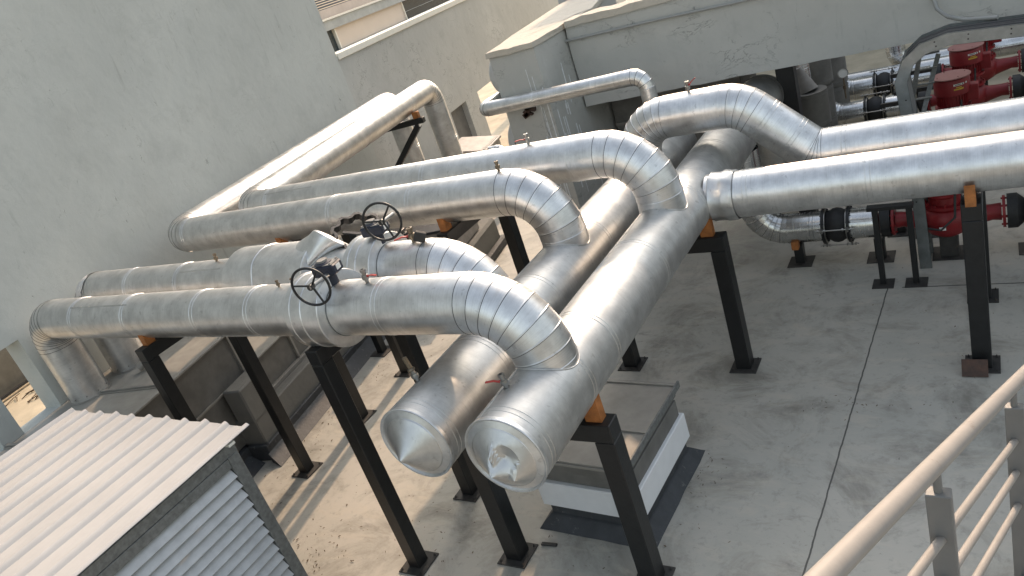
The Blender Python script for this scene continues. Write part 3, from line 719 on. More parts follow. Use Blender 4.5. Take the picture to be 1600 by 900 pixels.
# valve casings (insulation jackets) are parts of their pipe
def jacket(parent, x0, x1, y, z, r, m, name='valve_jacket', taper=.0, lip=.012):
    bm = bmesh.new(); h = x1-x0
    lathe(bm, [(BR,0),(r-.004,.0),(r,.004),(r,.05),(r+.005,.054),(r+.005,.064),(r,.068),(r,h*.5-.02),(r+.005,h*.5-.016),(r+.005,h*.5-.006),(r,h*.5),(r,h-.05),(r+lip*.6,h-.046),(r+lip*.6,h-.008),(r,h-.002),(r-.02,h),(BR,h)], (x0,y,z), (1,0,0), 64)
    q = finish(bm, name, m, parent, smooth=25)
    bm = bmesh.new(); lathe(bm, [(BR,.0),(BR+.004,.001),(BR+.004,.004),(BR,.009)], (x1,y,z), (1,0,0), 64); finish(bm, 'sealant_ring', M['galv'], parent, smooth=40)
    return q
jacket(C, -5.06, -4.66, CY, CZ, .325, M['alu'])
jacket(D, -4.95, -4.62, DY, DZ, .325, M['alu'])
# hooded casing on D with its tent like cone
bm = bmesh.new(); lathe(bm, [(BR,0),(BR+.04,.005),(.30,.03),(.335,.07),(.34,.12),(.34,.5),(.345,.505),(.345,.52),(.34,.525),(.34,1.20),(.348,1.205),(.348,1.24),(.34,1.245),(.30,1.247),(BR,1.247)], (-6.70,DY,DZ), (1,0,0), 64)
for v in bm.verts:
    if v.co.z > DZ: v.co += (v.co-V((v.co.x,DY,DZ)))*noise.noise(v.co*5)*.05
finish(bm, 'valve_hood', M['alu'], D, smooth=30)
bm = bmesh.new()   # bonnet cone leaning up and away from the pipe, closed at its upper end
rc_ = V((-5.32,4.73,3.09)); CN = V((.36,.66,.66)).normalized(); BB = basis(CN, (1,0,0)); rings = []
for f in (0,.2,.4,.6,.8,.93,1.,1.05,1.07):
    q = []
    for i in range(56):
        a = 2*pi*i/56; k = min(f,1.)
        b0 = V((-5.62,4.64,3.03))+V((.66*cos(a) if cos(a) < 0 else .17*cos(a), .29*sin(a), -.13*abs(sin(a))))
        r_ = .215 if len(rings) < 6 else (.21 if len(rings) == 6 else (.19 if len(rings) == 7 else .03))
        t1 = rc_+BB@V((r_*cos(a), r_*sin(a), (f-1)*.3 if f > 1 else 0)); q.append(bm.verts.new(b0.lerp(t1, k**1.15)))
    rings.append(q)
for a, b in zip(rings, rings[1:]):
    for i in range(56): bm.faces.new([a[i], a[(i+1)%56], b[(i+1)%56], b[i]])
bm.faces.new(rings[-1])
for v in bm.verts: v.co += V((0,.3,1))*noise.noise(v.co*5)*.018
finish(bm, 'bonnet_cone', M['alu'], D, smooth=35)
# white foam ring and patches on the left elbows
bm = bmesh.new()
pth, sp = smooth_path([(-9.86,DY,1.5),(-9.86,DY,DZ),(XA,DY,DZ)], .36, 8)
cc = V((-9.86+.36, DY, DZ-.36))
for i in range(-3, 10):
    for j in range(3):
        th = rad(112+j*9+3*sin(i*1.3)); ph = rad(i*11)
        pass
def torus_patch(bm, c, R, r, th0, th1, ph0, ph1, n=10, k=14, wob=3.):
    rows = []
    for i in range(n+1):
        row = []
        for j in range(k+1):
            ph = ph0+(ph1-ph0)*j/k; th = th0+(th1-th0)*i/n + rad(wob)*noise.noise(V((j*.45,i*.1,R*9)))*(1 if i in (0,n) else .5)
            ce = c+V((R*cos(th),0,R*sin(th))); row.append(bm.verts.new(ce+V((cos(th)*cos(ph),sin(ph),sin(th)*cos(ph)))*r))
        rows.append(row)
    for a, b in zip(rows, rows[1:]):
        for j in range(k): bm.faces.new([a[j], a[j+1], b[j+1], b[j]])
torus_patch(bm, cc, .36, BR+.006, rad(96), rad(116), rad(-75), rad(45), wob=12)
finish(bm, 'foam_patch', M['foam'], D, smooth=60)

# ------------------------------------------------------------------ handwheels and gearboxes
def torus_pts(c, ax, R, n=40):
    B_ = basis(ax); return [V(c)+B_@V((R*cos(2*pi*i/n), R*sin(2*pi*i/n), 0)) for i in range(n)]
def gear_valve(label, x, y, z, wc, R, ax, wall=False):
    t = thing('valve_gearbox', label, 'handwheel valve', (x,y,z), 'handwheel gearboxes on the valve casings')
    Rz = Matrix.Rotation(rad(12),3,'Z')
    bm = bmesh.new(); cyl(bm, (x,y,z-.10), (x,y,z), .05, 16); box(bm, (x,y,z+.045), (.22,.15,.09), Rz, .012); lathe(bm, [(.075,0),(.075,.012),(.05,.02),(0,.02)], (x-.02,y,z+.09), (0,0,1), 24)
    g = finish(bm, 'gearbox', M['blueiron'], t, smooth=30)
    bm = bmesh.new(); box(bm, (x,y,z+.094), (.19,.13,.006), Rz, .002); cyl(bm, (x-.02,y,z+.09), (x-.02,y,z+.128), .045, 20)
    for sx in (-1,1):
        for sy in (-1,1): lathe(bm, [(.011,0),(.011,.012),(0,.012)], V((x,y,z+.096))+Rz@V((sx*.08,sy*.055,0)), (0,0,1), 6)
    finish(bm, 'cover_plate', M['greyiron'], t, smooth=30)
    bm = bmesh.new(); box(bm, V((x,y,z+.05))+Rz@V((.112,0,0)), (.004,.06,.045), Rz); finish(bm, 'name_plate', M['stickw'], t, smooth=0)
    wc = V(wc)
    bm = bmesh.new(); cyl(bm, (wc.x, y-.05, wc.z), wc+V(ax)*.02, .016, 12); finish(bm, 'shaft', M['chrome'], t, smooth=30)
    B_ = basis(ax, (1,0,.4))
    bm = bmesh.new(); tube(bm, torus_pts(wc, ax, R, 48), .011, 10, closed=True)
    w = finish(bm, 'handwheel', M['blackpaint'], t, smooth=60)
    for k in range(3):
        a = rad(25+120*k); p = wc + B_@V((R*cos(a), R*sin(a), 0)); bm = bmesh.new(); tube(bm, [wc+V(ax)*-.015, p], [.010,.008], 8); finish(bm, 'spoke', M['blackpaint'], w, smooth=60)
    bm = bmesh.new(); cyl(bm, wc-V(ax)*.03, wc+V(ax)*.02, .026, 14); finish(bm, 'hub', M['blackpaint'], w, smooth=30)
gear_valve('navy gearbox with black handwheel on the front pipe valve casing', -4.68, CY, 3.11, (-4.63,3.70,3.13), .165, V((.25,-1,-.02)).normalized())
gear_valve('navy gearbox with black handwheel on the second pipe, further back', -4.66, DY, 3.15, (-4.34,4.42,3.33), .165, V((.35,-1,.02)).normalized())
# half hidden scalloped wheel behind the hood
t = thing('scalloped_chain_wheel', 'black scalloped chain wheel half hidden behind the tent shaped hood', 'chain wheel', (-5.2,DY+.2,3.1))
wc = V((-5.12,4.90,3.05)); ax = V((.50,-.12,.86)).normalized(); B_ = basis(ax)
bm = bmesh.new(); n = 20; prev = None; inn = []; out = []
for i in range(n*2):
    a = 2*pi*i/(n*2); rr = .29 if (i//2) % 2 == 0 else .255
    for (lst, r_) in ((inn, rr-.03), (out, rr)):
        lst.append([bm.verts.new(wc+B_@V((r_*cos(a), r_*sin(a), h))) for h in (-.035,.035)])
for i in range(n*2):
    j = (i+1) % (n*2)
    for q in ([out[i][0],out[j][0],out[j][1],out[i][1]], [inn[i][1],inn[j][1],inn[j][0],inn[i][0]], [out[i][1],out[j][1],inn[j][1],inn[i][1]], [inn[i][0],inn[j][0],out[j][0],out[i][0]]): bm.faces.new(q)
finish(bm, 'wheel_rim', M['blackpaint'], t, smooth=0)
for k in range(3):
    a = rad(40+120*k); bm = bmesh.new(); d = B_@V((cos(a), sin(a), 0)); box(bm, wc+d*.09, (.18,.03,.02), Matrix((d, ax.cross(d), ax)).transposed()); finish(bm, 'spoke', M['blackpaint'], t, smooth=0)
bm = bmesh.new(); box(bm, wc+V((.12,-.16,-.06)), (.22,.12,.10), Matrix.Rotation(rad(20),3,'Z'), .012); finish(bm, 'gearbox', M['blueiron'], t, smooth=0)

# ------------------------------------------------------------------ small ball valves standing on the pipes
def ball_valve(label, p, lev=None, s=1., tilt=(0,0,1), cap='brass', stub_h=.03):
    p = V(p); tilt = V(tilt).normalized(); t = thing('ball_valve', label, 'valve', p, 'small ball valves on the pipes')
    bm = bmesh.new(); lathe(bm, [(.026*s,-.03),(.026*s,.005)], p, tilt, 12); lathe(bm, [(.016*s,0),(.016*s,.03*s),(.026*s,.032*s),(.030*s,.05*s),(.026*s,.068*s),(.018*s,.07*s),(.018*s,.095*s),(.024*s,.096*s),(.024*s,.115*s),(.012*s,.116*s),(.012*s,.09*s)], p, tilt, 14)
    finish(bm, 'valve_body', M[cap], t, smooth=30)
    if lev:
        d = V(lev).normalized(); a = p+tilt*.06*s; side = d.cross(tilt).normalized()
        bm = bmesh.new(); cyl(bm, a, a+d*.035*s, .010*s, 8)
        pts = [a+d*.035*s-tilt*.0, a+d*.07*s+tilt*.012*s, a+d*.13*s+tilt*.012*s]
        for q0, q1 in zip(pts, pts[1:]):
            dd = (q1-q0).normalized(); box(bm, (q0+q1)/2, ((q1-q0).length*1.05, .020*s, .008*s), Matrix((dd, side, dd.cross(side))).transposed(), .002)
        finish(bm, 'lever', M['redlever'], t, smooth=0)
    return t
ball_valve('ball valve with red lever on the front pipe right of its handwheel', (-4.28,CY-.02,CZ+BR-.005), (.9,-.1,-.05), 1.05, cap='chrome')
ball_valve('small bare plug left of the front handwheel', (-5.36,CY,CZ+BR-.005), None, .6)
ball_valve('small plug half hidden by the front handwheel rim', (-5.16,CY,CZ+BR-.005), None, .7)
ball_valve('ball valve with long red lever on the second pipe before its elbow', (-4.28,DY,DZ+BR-.005), (-.9,-.7,-.1), 1.2)
ball_valve('small plug at the left of the second pipe', (-7.02,DY,DZ+BR-.005), None, .8, (.15,0,1))
ball_valve('brass valve at the elbow of the upper front pipe', (-4.18,EY,EZ+BR-.005), None, .9)
ball_valve('valve with short red lever on the upper rear pipe', (-4.15,FY,FZ+BR-.005), (-.8,-.6,0), 1.0, cap='chrome')
ball_valve('ball valve with raised red lever on the humped pipe', (-2.95,8.33,2.72+.238), (.8,-.2,.5), 1.05, cap='chrome')
ball_valve('ball valve with red lever on the dented fat pipe', (XB-.08,3.52,HZ+HR-.012), (-.9,-.3,0), 1.0, (-.1,0,1), 'chrome')
v = ball_valve('tall valve with wooden plug on the coned fat pipe', (XA-.12,3.58,HZ+HR-.025), None, 1.05, (-.2,0,1), 'chrome')
bm = bmesh.new(); q = V((XA-.12,3.58,HZ+HR-.025)); tl = V((-.2,0,1)).normalized(); cyl(bm, q+tl*.115, q+tl*.22, .019, 12); lathe(bm, [(.028,.10),(.032,.11),(.028,.12)], q, tl, 14); finish(bm, 'plug', M['brass'], v, smooth=30)
bm = bmesh.new(); q = V((-4.17,DY-.03,DZ+BR+.02)); box(bm, q+V((0,0,.035)), (.10,.04,.10), Matrix.Rotation(.6,3,'Y') @ Matrix.Rotation(.5,3,'Z'), .006)
o = finish(bm, 'tie_clip', M['plate'], smooth=0); tag(o, 'dark angular metal clip beside the long red lever', 'clip')

# ------------------------------------------------------------------ low pipe, flexible joints, pumps
def flange(bm, x, y, z, r, th=.03, bolts=12, mi=0):
    lathe(bm, [(0,0),(r,0),(r,th),(0,th)], (x,y,z), (1,0,0), 40, mi)
    for k in range(bolts):
        a = 2*pi*k/bolts; lathe(bm, [(0,-.015),(.010,-.015),(.010,th+.015),(0,th+.015)], (x, y+(r-.025)*cos(a), z+(r-.025)*sin(a)), (1,0,0), 6, mi)
def flex_joint(x, y, z, r, label):
    t = thing('flexible_joint', label, 'pipe joint', (x,y,z), 'flexible rubber pipe joints')
    for dx in (-.17,.14):
        bm = bmesh.new(); flange(bm, x+dx, y, z, r+.045); finish(bm, 'flange', M['blackpaint'], t, smooth=30)
        bm = bmesh.new(); lathe(bm, [(r+.018,0),(r+.03,.004),(r+.03,.014),(r+.018,.018)], (x+dx+(.032 if dx < 0 else -.020),y,z), (1,0,0), 40); finish(bm, 'backing_ring', M['chrome'], t, smooth=30)
    bm = bmesh.new(); lathe(bm, [(r-.02,-.14),(r-.01,-.10),(r+.02,-.05),(r+.03,0),(r+.02,.05),(r-.01,.10),(r-.02,.14)], (x,y,z), (1,0,0), 40); finish(bm, 'rubber_bellows', M['rubber'], t, smooth=60)
    for a in (rad(100), rad(-80), rad(10)):
        yy, zz = y-(r+.075)*cos(a), z+(r+.075)*sin(a)
        bm = bmesh.new(); cyl(bm, (x-.24,yy,zz), (x+.24,yy,zz), .009, 8)
        for dx in (-.20,-.12,.10,.20): cyl(bm, (x+dx-.009,yy,zz), (x+dx+.009,yy,zz), .02, 6)
        for dx in (-.155,.155): box(bm, (x+dx, y-(r+.04)*cos(a), z+(r+.04)*sin(a)), (.025,.05,.09), Matrix.Rotation(a-pi/2,3,'X'))
        finish(bm, 'tie_rod', M['chrome'], t, smooth=30)
def pump(x, y, z, label, rc=.20, htop=1.42):
    t = thing('pump', label, 'pump', (x,y,0), 'red vertical pumps')
    bm = bmesh.new(); lathe(bm, [(0,-.24),(.12,-.235),(.22,-.17),(.275,-.05),(.275,.05),(.23,.13),(.17,.17),(0,.18)], (x,y,z), (0,0,1), 36)
    for s in (-1,1):
        pts = [(x+s*.14,y,z-.03),(x+s*.30,y,z-.02),(x+s*.46,y,z),(x+s*.56,y,z)]; tube(bm, pts, [.17,.12,.095,.105], 20)
    finish(bm, 'volute', M['red'], t, smooth=40)
    for s in (-1,1):
        bm = bmesh.new(); flange(bm, x+s*.585-.015, y, z, .19, .03, 8); finish(bm, 'flange', M['red'], t, smooth=30)
        bm = bmesh.new(); lathe(bm, [(0,0),(.205,0),(.205,.10),(.14,.17) if s > 0 else (.205,.11),(0,.17)], (x+s*.615,y,z), (s,0,0), 32); finish(bm, 'rubber_connector', M['rubber'], t, smooth=30)
    bm = bmesh.new(); lathe(bm, [(0,0),(.245,0),(.245,.035),(.18,.04),(.17,.12),(.19,.16),(.24,.165),(.24,.20),(0,.20)], (x,y,z+.17), (0,0,1), 36)
    for k in range(12):
        a = 2*pi*k/12; lathe(bm, [(.014,0),(.014,.03),(0,.03)], (x+.218*cos(a), y+.218*sin(a), z+.205), (0,0,1), 6)
    finish(bm, 'coupling_housing', M['red'], t, smooth=30)
    zb = z+.37; zt = htop-.10
    bm = bmesh.new(); lathe(bm, [(0,0),(.195,0),(.195,zt-zb-.24),(0,zt-zb-.24)], (x,y,zb), (0,0,1), 40)
    for k in range(30):
        a = 2*pi*k/30; c = V((x+.203*cos(a), y+.203*sin(a), zb+(zt-zb-.24)/2)); box(bm, c, (.02,.006,zt-zb-.28), Matrix.Rotation(a,3,'Z'))
    mo = finish(bm, 'motor', M['red'], t, smooth=30)
    bm = bmesh.new(); lathe(bm, [(.0,0),(.236,0),(.240,.004),(.240,.20),(.225,.232),(.20,.238),(0,.24)], (x,y,zt-.24), (0,0,1), 48); cw = finish(bm, 'fan_cowl', M['red'], t, smooth=30)
    bm = bmesh.new(); lathe(bm, [(0,.03),(.05,.03),(.05,.04),(.255,.04),(.258,.044),(.258,.052),(.252,.056),(0,.066)], (x,y,zt-.03), (0,0,1), 48)
    for k in range(4): lathe(bm, [(.008,0),(.008,.01),(0,.01)], (x+.2*cos(k*pi/2+.5), y+.2*sin(k*pi/2+.5), zt+.028), (0,0,1), 6)
    finish(bm, 'rain_cap', M['reddust'], t, smooth=30)
    bm = bmesh.new(); box(bm, (x+.26,y+.02,zb+.16), (.16,.16,.24), R0, .01); finish(bm, 'terminal_box', M['red'], t, smooth=0)
    # stickers facing the stair side
    a0 = rad(-62)
    def stick(da, dz, w, h, m, off=.0, nm='sticker'):
        bm = bmesh.new(); n = 6; r_ = .2425+off; vs = []
        for i in range(n+1):
            a = a0+da+(i/n-.5)*w/r_; vs.append([bm.verts.new((x+r_*cos(a), y+r_*sin(a), zt-.09+dz+s_*h/2)) for s_ in (-1,1)])
        for p_, q_ in zip(vs, vs[1:]): bm.faces.new([p_[0], q_[0], q_[1], p_[1]])
        return finish(bm, nm, m, t, smooth=60)
    stick(-.05, .015, .15, .028, M['stickw']); stick(-.10, .015, .085, .010, M['stickk'], .001, 'sticker_print'); stick(.17, .015, .018, .02, M['stickk'], .001, 'sticker_print'); stick(.42, .018, .026, .026, M['stickw'])
    stick(-.06, -.025, .08, .014, M['sticky']); stick(-.20, -.052, .07, .02, M['sticky']); stick(.08, -.052, .065, .024, M['sticky'])
    bm = bmesh.new(); box2(bm, (x-.10,y-.10,.012), (x+.10,y+.10,z-.2), .004); box2(bm, (x-.19,y-.19,.001), (x+.19,y+.19,.012), .002); finish(bm, 'foot', M['plate'], t, smooth=0)
    bm = bmesh.new(); box(bm, (x-.04,y-.285,z-.04), (.07,.006,.04), Matrix.Rotation(-.2,3,'X')); finish(bm, 'name_plate', M['stickw'], t, smooth=0)
    bm = bmesh.new(); tube(bm, [(x-.30,y-.12,z+.10),(x-.28,y-.28,z-.0),(x-.05,y-.36,z-.02),(x+.10,y-.33,z+.12),(x+.12,y-.25,z+.5)], .014, 8); finish(bm, 'power_cable', M['cable'], t, smooth=60)
    return t
LZ = .52
rows = [(9.72,'near','front low bright pipe with gored elbow under the long right pipe'),(12.9,'second','second low bright pipe in the pump yard'),(14.45,'third','third low bright pipe in the pump yard, nearer of two seen under the beam'),(15.95,'fourth','furthest low bright pipe under the beam')]
for i, (y, nm, lb) in enumerate(rows):
    px = (-.62,-.62,-.46,-.30)[i]; r_ = .2
    P_ = thing('pump_pipe', lb, 'pipe', (-2,y,LZ), 'low pipes feeding the pumps')
    if i == 0:
        pipe(P_, [(-2.90,y,1.72),(-2.90,y,LZ),(-2.03,y,LZ)], .42, r_, M['steel'], joints=(1.4,1.75), gores=7)
    else:
        pipe(P_, [(-2.75,y,2.3),(-2.75,y,LZ),(-2.05,y,LZ)], .36, r_, M['steel'], joints=(.4,.9,1.95), gores=7)
    flex_joint(-1.87, y, LZ, .2, ('black bolted flexible joint on the front low pipe','black flexible joint on the second low pipe','black flexible joint beside the tray post, nearer one','black flexible joint beside the tray post, further one')[i])
    bm_x = px-.78
    pipe(P_, [(-1.71,y,LZ),(bm_x,y,LZ)], .4, r_, M['steel'], joints=(.3,), cap0=True, cap1=True)
    pump(px, y, LZ, ('red vertical pump with its body seen below the long right pipe','red pump with dusty pink cap nearest above the long pipes','red pump with dusty pink cap just under the cable tray','red pump furthest away, cap hidden by the cable tray')[i])
    Q = thing('outlet_pipe', ('bright outlet pipe at the right edge under the long pipe','bright outlet pipe hidden mostly behind the humped pipe','bright outlet pipe right of the tray side pump','bright outlet pipe at the top right corner')[i], 'pipe', (1,y,LZ), 'outlet pipes right of the pumps')
    pipe(Q, [(px+.80,y,LZ),(8,y,LZ)], .4, .225, M['steel'], joints=(1.3,3.), cap0=True)
# clad risers with stepped jackets
def riser(x, y, label, prof, cone=False):
    t = thing('clad_riser', label, 'pipe', (x,y,0), 'clad vertical risers')
    bm = bmesh.new(); pr = []
    for (r_, z0, z1) in prof:
        pr += [(r_-.02,z0),(r_,z0+.002),(r_,z0+.05),(r_+.004,z0+.054),(r_+.004,z0+.06),(r_,z0+.064),(r_,z1-.06),(r_+.004,z1-.056),(r_+.004,z1-.05),(r_,z1-.046),(r_,z1),(r_-.02,z1)]
    lathe(bm, pr+[(0,prof[-1][2])], (x,y,0), (0,0,1), 40); finish(bm, 'jacket', M['ductdark'], t, smooth=30)
    if cone:
        bm = bmesh.new(); lathe(bm, [(.17,0),(.05,.38),(0,.38)], (x-.02,y,prof[-1][2]), (-.25,.1,1), 32); finish(bm, 'cone_top', M['dust'], t, smooth=40)
    return t
riser(-2.52, 12.4, 'clad riser with flat dusty lid and cone right of the black column', [(.26,0,.62),(.25,.66,1.02),(.27,1.08,1.62)], True)
riser(-2.62, 13.6, 'taller clad riser behind the dusty lidded one', [(.25,0,.8),(.25,.85,1.35),(.27,1.4,2.0),(.25,2.05,2.6)])
riser(-2.62, 15.1, 'furthest clad riser beside the pressure gauge', [(.25,0,.9),(.26,.95,1.6),(.25,1.65,2.6)])
for k, (x_, y_, lb_) in enumerate(((-1.75,17.2,'far silver drop pipe with elbow behind the furthest flexible joint'),(-3.1,16.6,'far silver drop pipe standing behind the clad risers'))):
    Q = thing('drop_pipe', lb_, 'pipe', (x_,y_,0), 'far silver drop pipes')
    pipe(Q, [(x_,y_,2.45),(x_,y_,.5),(x_+2.6,y_,.5)], .34, .18, M['steel'], joints=(.5,1.1), gores=6, seg=36, cap0=True)
t = thing('pressure_gauge', 'round white pressure gauge in front of the clad risers', 'gauge', (-2.0,13.3,1.65))
gx = V((-2.12,13.15,1.60)); gd = V((.3,-1,.25)).normalized()
bm = bmesh.new(); lathe(bm, [(0,0),(.075,0),(.08,.01),(.08,.03),(.07,.032)], gx, gd, 28); finish(bm, 'case', M['chrome'], t, smooth=30)
bm = bmesh.new(); lathe(bm, [(.07,.024),(0,.024)], gx, gd, 28); finish(bm, 'dial', M['stickw'], t, smooth=0)
bm = bmesh.new(); cyl(bm, gx-V((0,0,.08)), gx-V((0,0,.42)), .012, 8); cyl(bm, gx-V((0,0,.2)), gx-V((0,0,.26)), .025, 8); finish(bm, 'stem', M['brass'], t, smooth=30)

# ------------------------------------------------------------------ cable tray
tr = thing('cable_tray', 'galvanised cable tray bending down in front of the beam', 'cable tray', (-.9,9.5,0))
TY0, TY1 = 9.35, 9.75
prof = [(-.93,.0),(-.96,1.9),(-1.00,2.36),(-.90,2.60),(-.72,2.74),(-.45,2.80),(.3,2.74),(3,2.62),(8,2.4)]
prof = [(x,z) for x, z in prof]
def tray_side(y, h, m):
    bm = bmesh.new()
    n = len(prof); nor = []
    for i in range(n):
        a = V(prof[max(0,i-1)]); b = V(prof[min(n-1,i+1)]); d = (b-a).normalized(); nor.append(V((d.y,-d.x)))
    for s0, s1, w in ((0,h,.004), (h-.003,h,.02), (0,.003,.02)):
        ra = []
        for (x, z), q in zip(prof, nor):
            ra.append([bm.verts.new((x+q.x*o_, yy, z+q.y*o_)) for o_, yy in ((s0,y),(s1,y),(s1,y+w),(s0,y+w))])
        for a, b in zip(ra, ra[1:]):
            for k in range(4): bm.faces.new([a[k], a[(k+1)%4], b[(k+1)%4], b[k]])
    return finish(bm, 'side_rail', m, tr, smooth=0)
tray_side(TY0, .13, M['tray']); tray_side(TY1, .13, M['tray'])
bm = bmesh.new()
for i in range(len(prof)-1):
    a, b = V(prof[i]), V(prof[i+1]); n = max(1, int((b-a).length/.28))
    for k in range(n):
        p = a.lerp(b, (k+.5)/n); d = (b-a).normalized(); q = V((d.y,-d.x)); p = p+q*.10
        box(bm, (p.x,(TY0+TY1)/2,p.y), (.035,TY1-TY0-.01,.012), Matrix.Rotation(-atan2(d.y,d.x),3,'Y'))
finish(bm, 'rungs', M['tray'], tr, smooth=0)
bm = bmesh.new()
for i in range(len(prof)-1):    # closing sheet along the lower face
    a, b = V(prof[i]), V(prof[i+1]); d = (b-a).normalized(); q = V((d.y,-d.x)); c = (a+b)/2+q*.124
    if i >= 1: box(bm, (c.x,(TY0+TY1)/2,c.y), ((b-a).length,TY1-TY0-.008,.003), Matrix.Rotation(-atan2(d.y,d.x),3,'Y'))
finish(bm, 'bottom_sheet', M['tray'], tr, smooth=0)
bm = bmesh.new()
for i in range(4, len(prof)-1):
    a, b = V(prof[i]), V(prof[i+1]); n = max(1, int((b-a).length/.33))
    for k in range(n):
        for dz in (.035,.085):
            p = a.lerp(b, (k+.5)/n); q = V(((b-a).normalized().y, -(b-a).normalized().x))*dz
            cyl(bm, (p.x+q.x,TY0-.003,p.y+q.y), (p.x+q.x,TY0+.002,p.y+q.y), .009, 8)
for z in (1.95,2.15,.9,1.3): cyl(bm, (-.90,TY0-.003,z), (-.90,TY0+.002,z), .009, 8)
finish(bm, 'bolt_heads', M['rubber'], tr, smooth=0)
cb = bmesh.new()
for k, (yy, r_) in enumerate(((9.45,.020),(9.52,.026),(9.6,.02),(9.68,.024))):
    pts = [(x+ .02*k*0, yy+.012*sin(i*1.7+k), z-.035+.006*sin(i*2.3+k)) if i > 2 else (x+.05, yy, z) for i, (x, z) in enumerate(prof[1:])]
    tube(cb, pts, r_, 8)
o = finish(cb, 'cable_bundle', M['cable'], smooth=60); tag(o, 'black cables lying in the galvanised tray', 'cables')
bm = bmesh.new(); tube(bm, [(-.63,10.46,3.6),(-.63,10.44,3.2),(-.62,10.42,2.98),(-.58,10.35,2.86),(-.48,10.15,2.80),(-.30,9.85,2.79),(.0,9.7,2.78)], .024, 8)
o = finish(bm, 'drop_cable', M['conduit'], smooth=60); tag(o, 'grey cable curving down from the beam into the tray', 'cable')
# ladder rack leaning behind the tray post
t = thing('ladder_rack', 'rusty ladder rack leaning between tray post and pumps', 'ladder', (-1.0,11.5,0))
for (a, b) in (((-1.30,11.6,.25),(-.86,11.6,2.25)), ((-1.20,11.2,.35),(-.70,11.9,1.95))):
    bm = bmesh.new(); a, b = V(a), V(b); d = (b-a).normalized(); box(bm, (a+b)/2, ((b-a).length,.03,.06), Matrix((d, V((0,1,0)), d.cross(V((0,1,0))).normalized())).transposed()); finish(bm, 'stile', M['galv'], t, smooth=0)
for k in range(9):
    z = .45+k*.2; x = -1.26+k*.044; bm = bmesh.new(); cyl(bm, (x,11.6,z), (x+.24,11.62,z+.0), .014, 8); finish(bm, 'rung', M['galv'], t, smooth=0)
for k, (y, z) in enumerate(((11.9,.95),(12.1,1.25),(13.6,1.25),(13.8,.9))):
    bm = bmesh.new(); box2(bm, (-1.5,y,z), (-.86,y+.05,z+.06)); o = finish(bm, 'pipe_rack_rail', M['plate'], smooth=0)
    tag(o, 'dark steel rail between the ladder rack and the pumps', 'rail', 'dark rails behind the tray post')

# ------------------------------------------------------------------ stair handrail beside the camera
DR = V((.171,1.0,-.467)); P0 = V((-.298,1.0,3.856))
def RP(y, dz=0., dx=0.): return P0 + DR*(y-1.0) + V((dx,0,dz))
t = thing('stair_railing', 'cream tubular stair handrail with three thinner bars and grey posts darkened as in shade', 'railing', (.0,2.2,2.2))
bm = bmesh.new(); tube(bm, [RP(-.4+k*.4) for k in range(16)], .0245, 24); finish(bm, 'handrail', M['railm'], t, smooth=40)
for k, dz in enumerate((-.25,-.40,-.565)):
    bm = bmesh.new(); tube(bm, [RP(-.4+k_*.4, dz) for k_ in range(16)], .0125, 14); finish(bm, 'lower_bar', M['railm'], t, smooth=40)
for y in (.4,1.69,2.68,3.7,4.8):
    p = RP(y); bm = bmesh.new(); box2(bm, (p.x-.03,p.y-.02,p.z-.98), (p.x+.03,p.y+.02,p.z-.09), .003); pp = finish(bm, 'post', M['railgrey'], t, smooth=0)
    bm = bmesh.new(); cyl(bm, (p.x,p.y,p.z-.10), (p.x,p.y,p.z-.015), .011, 12); finish(bm, 'stem', M['railgrey'], pp, smooth=40)
t = thing('stair_flight', 'grey steel stair flight carrying the cream handrail', 'stairs', (.6,2.2,2.2))
bm = bmesh.new(); a, b = RP(.2,-1.05,.02), RP(5.2,-1.05,.02); d = (b-a).normalized(); s = V((1,0,0)); s = (s-d*s.dot(d)).normalized(); box(bm, (a+b)/2, ((b-a).length,.03,.2), Matrix((d, s, d.cross(s))).transposed()); finish(bm, 'stringer', M['railgrey'], t, smooth=0)
for k in range(16):
    p = RP(.3+k*.3,-1.02); bm = bmesh.new(); box2(bm, (p.x+.04,p.y-.13,p.z-.02), (p.x+1.0,p.y+.13,p.z+.02)); finish(bm, 'tread', M['railgrey'], t, smooth=0)

# ------------------------------------------------------------------ louvred plant cover with corrugated roof
t = thing('louvred_enclosure', 'louvred grey enclosure with cream corrugated roof at lower left', 'enclosure', (-6,1.5,0))
RX0, RX1, RY0, RY1, RZ = -7.56, -4.94, -.9, 2.84, 2.40
bm = bmesh.new(); n = 10; pitch = (RX1-RX0)/n; rib = []
for k in range(n+1):
    cx_ = RX0+k*pitch
    for dx, dz in ((-.040,0),(-.026,.020),(-.010,.034),(.010,.034),(.026,.020),(.040,0)):
        x = cx_+dx
        if RX0-.001 <= x <= RX1+.03: rib.append((x, dz))
    if k < n:
        for f in (.45,.5,.55): rib.append((cx_+pitch*f, .003 if f == .5 else 0))
top = [[], []]; bot = [[], []]
ys = [RY0+(RY1-RY0)*i/10 for i in range(11)]
rows_ = [[bm.verts.new((x, y+ (.006*sin(x*9) if y == RY1 else 0), RZ+z+.004*noise.noise(V((x*2,y*2,0))))) for x, z in rib] for y in ys]
low = [[bm.verts.new((v.co.x, v.co.y, v.co.z-.004)) for v in r_] for r_ in rows_]
for g_, rev in ((rows_, False), (low, True)):
    for a, b in zip(g_, g_[1:]):
        for i in range(len(a)-1):
            q = [a[i], a[i+1], b[i+1], b[i]]; bm.faces.new(q[::-1] if rev else q)
for i in range(len(rib)-1): bm.faces.new([rows_[-1][i], rows_[-1][i+1], low[-1][i+1], low[-1][i]])
finish(bm, 'corrugated_roof', M['roofwhite'], t, smooth=50)
BX, BY = -5.02, 2.68
for (x_, y_) in ((BX-.01,BY-.035), (BX-.01,.2), (RX0+.19,BY-.035)):
    bm = bmesh.new(); box2(bm, (x_-.04,y_-.05,.02), (x_+.04,y_+.05,RZ-.12), .004); finish(bm, 'corner_post', M['galv'], t, smooth=0)
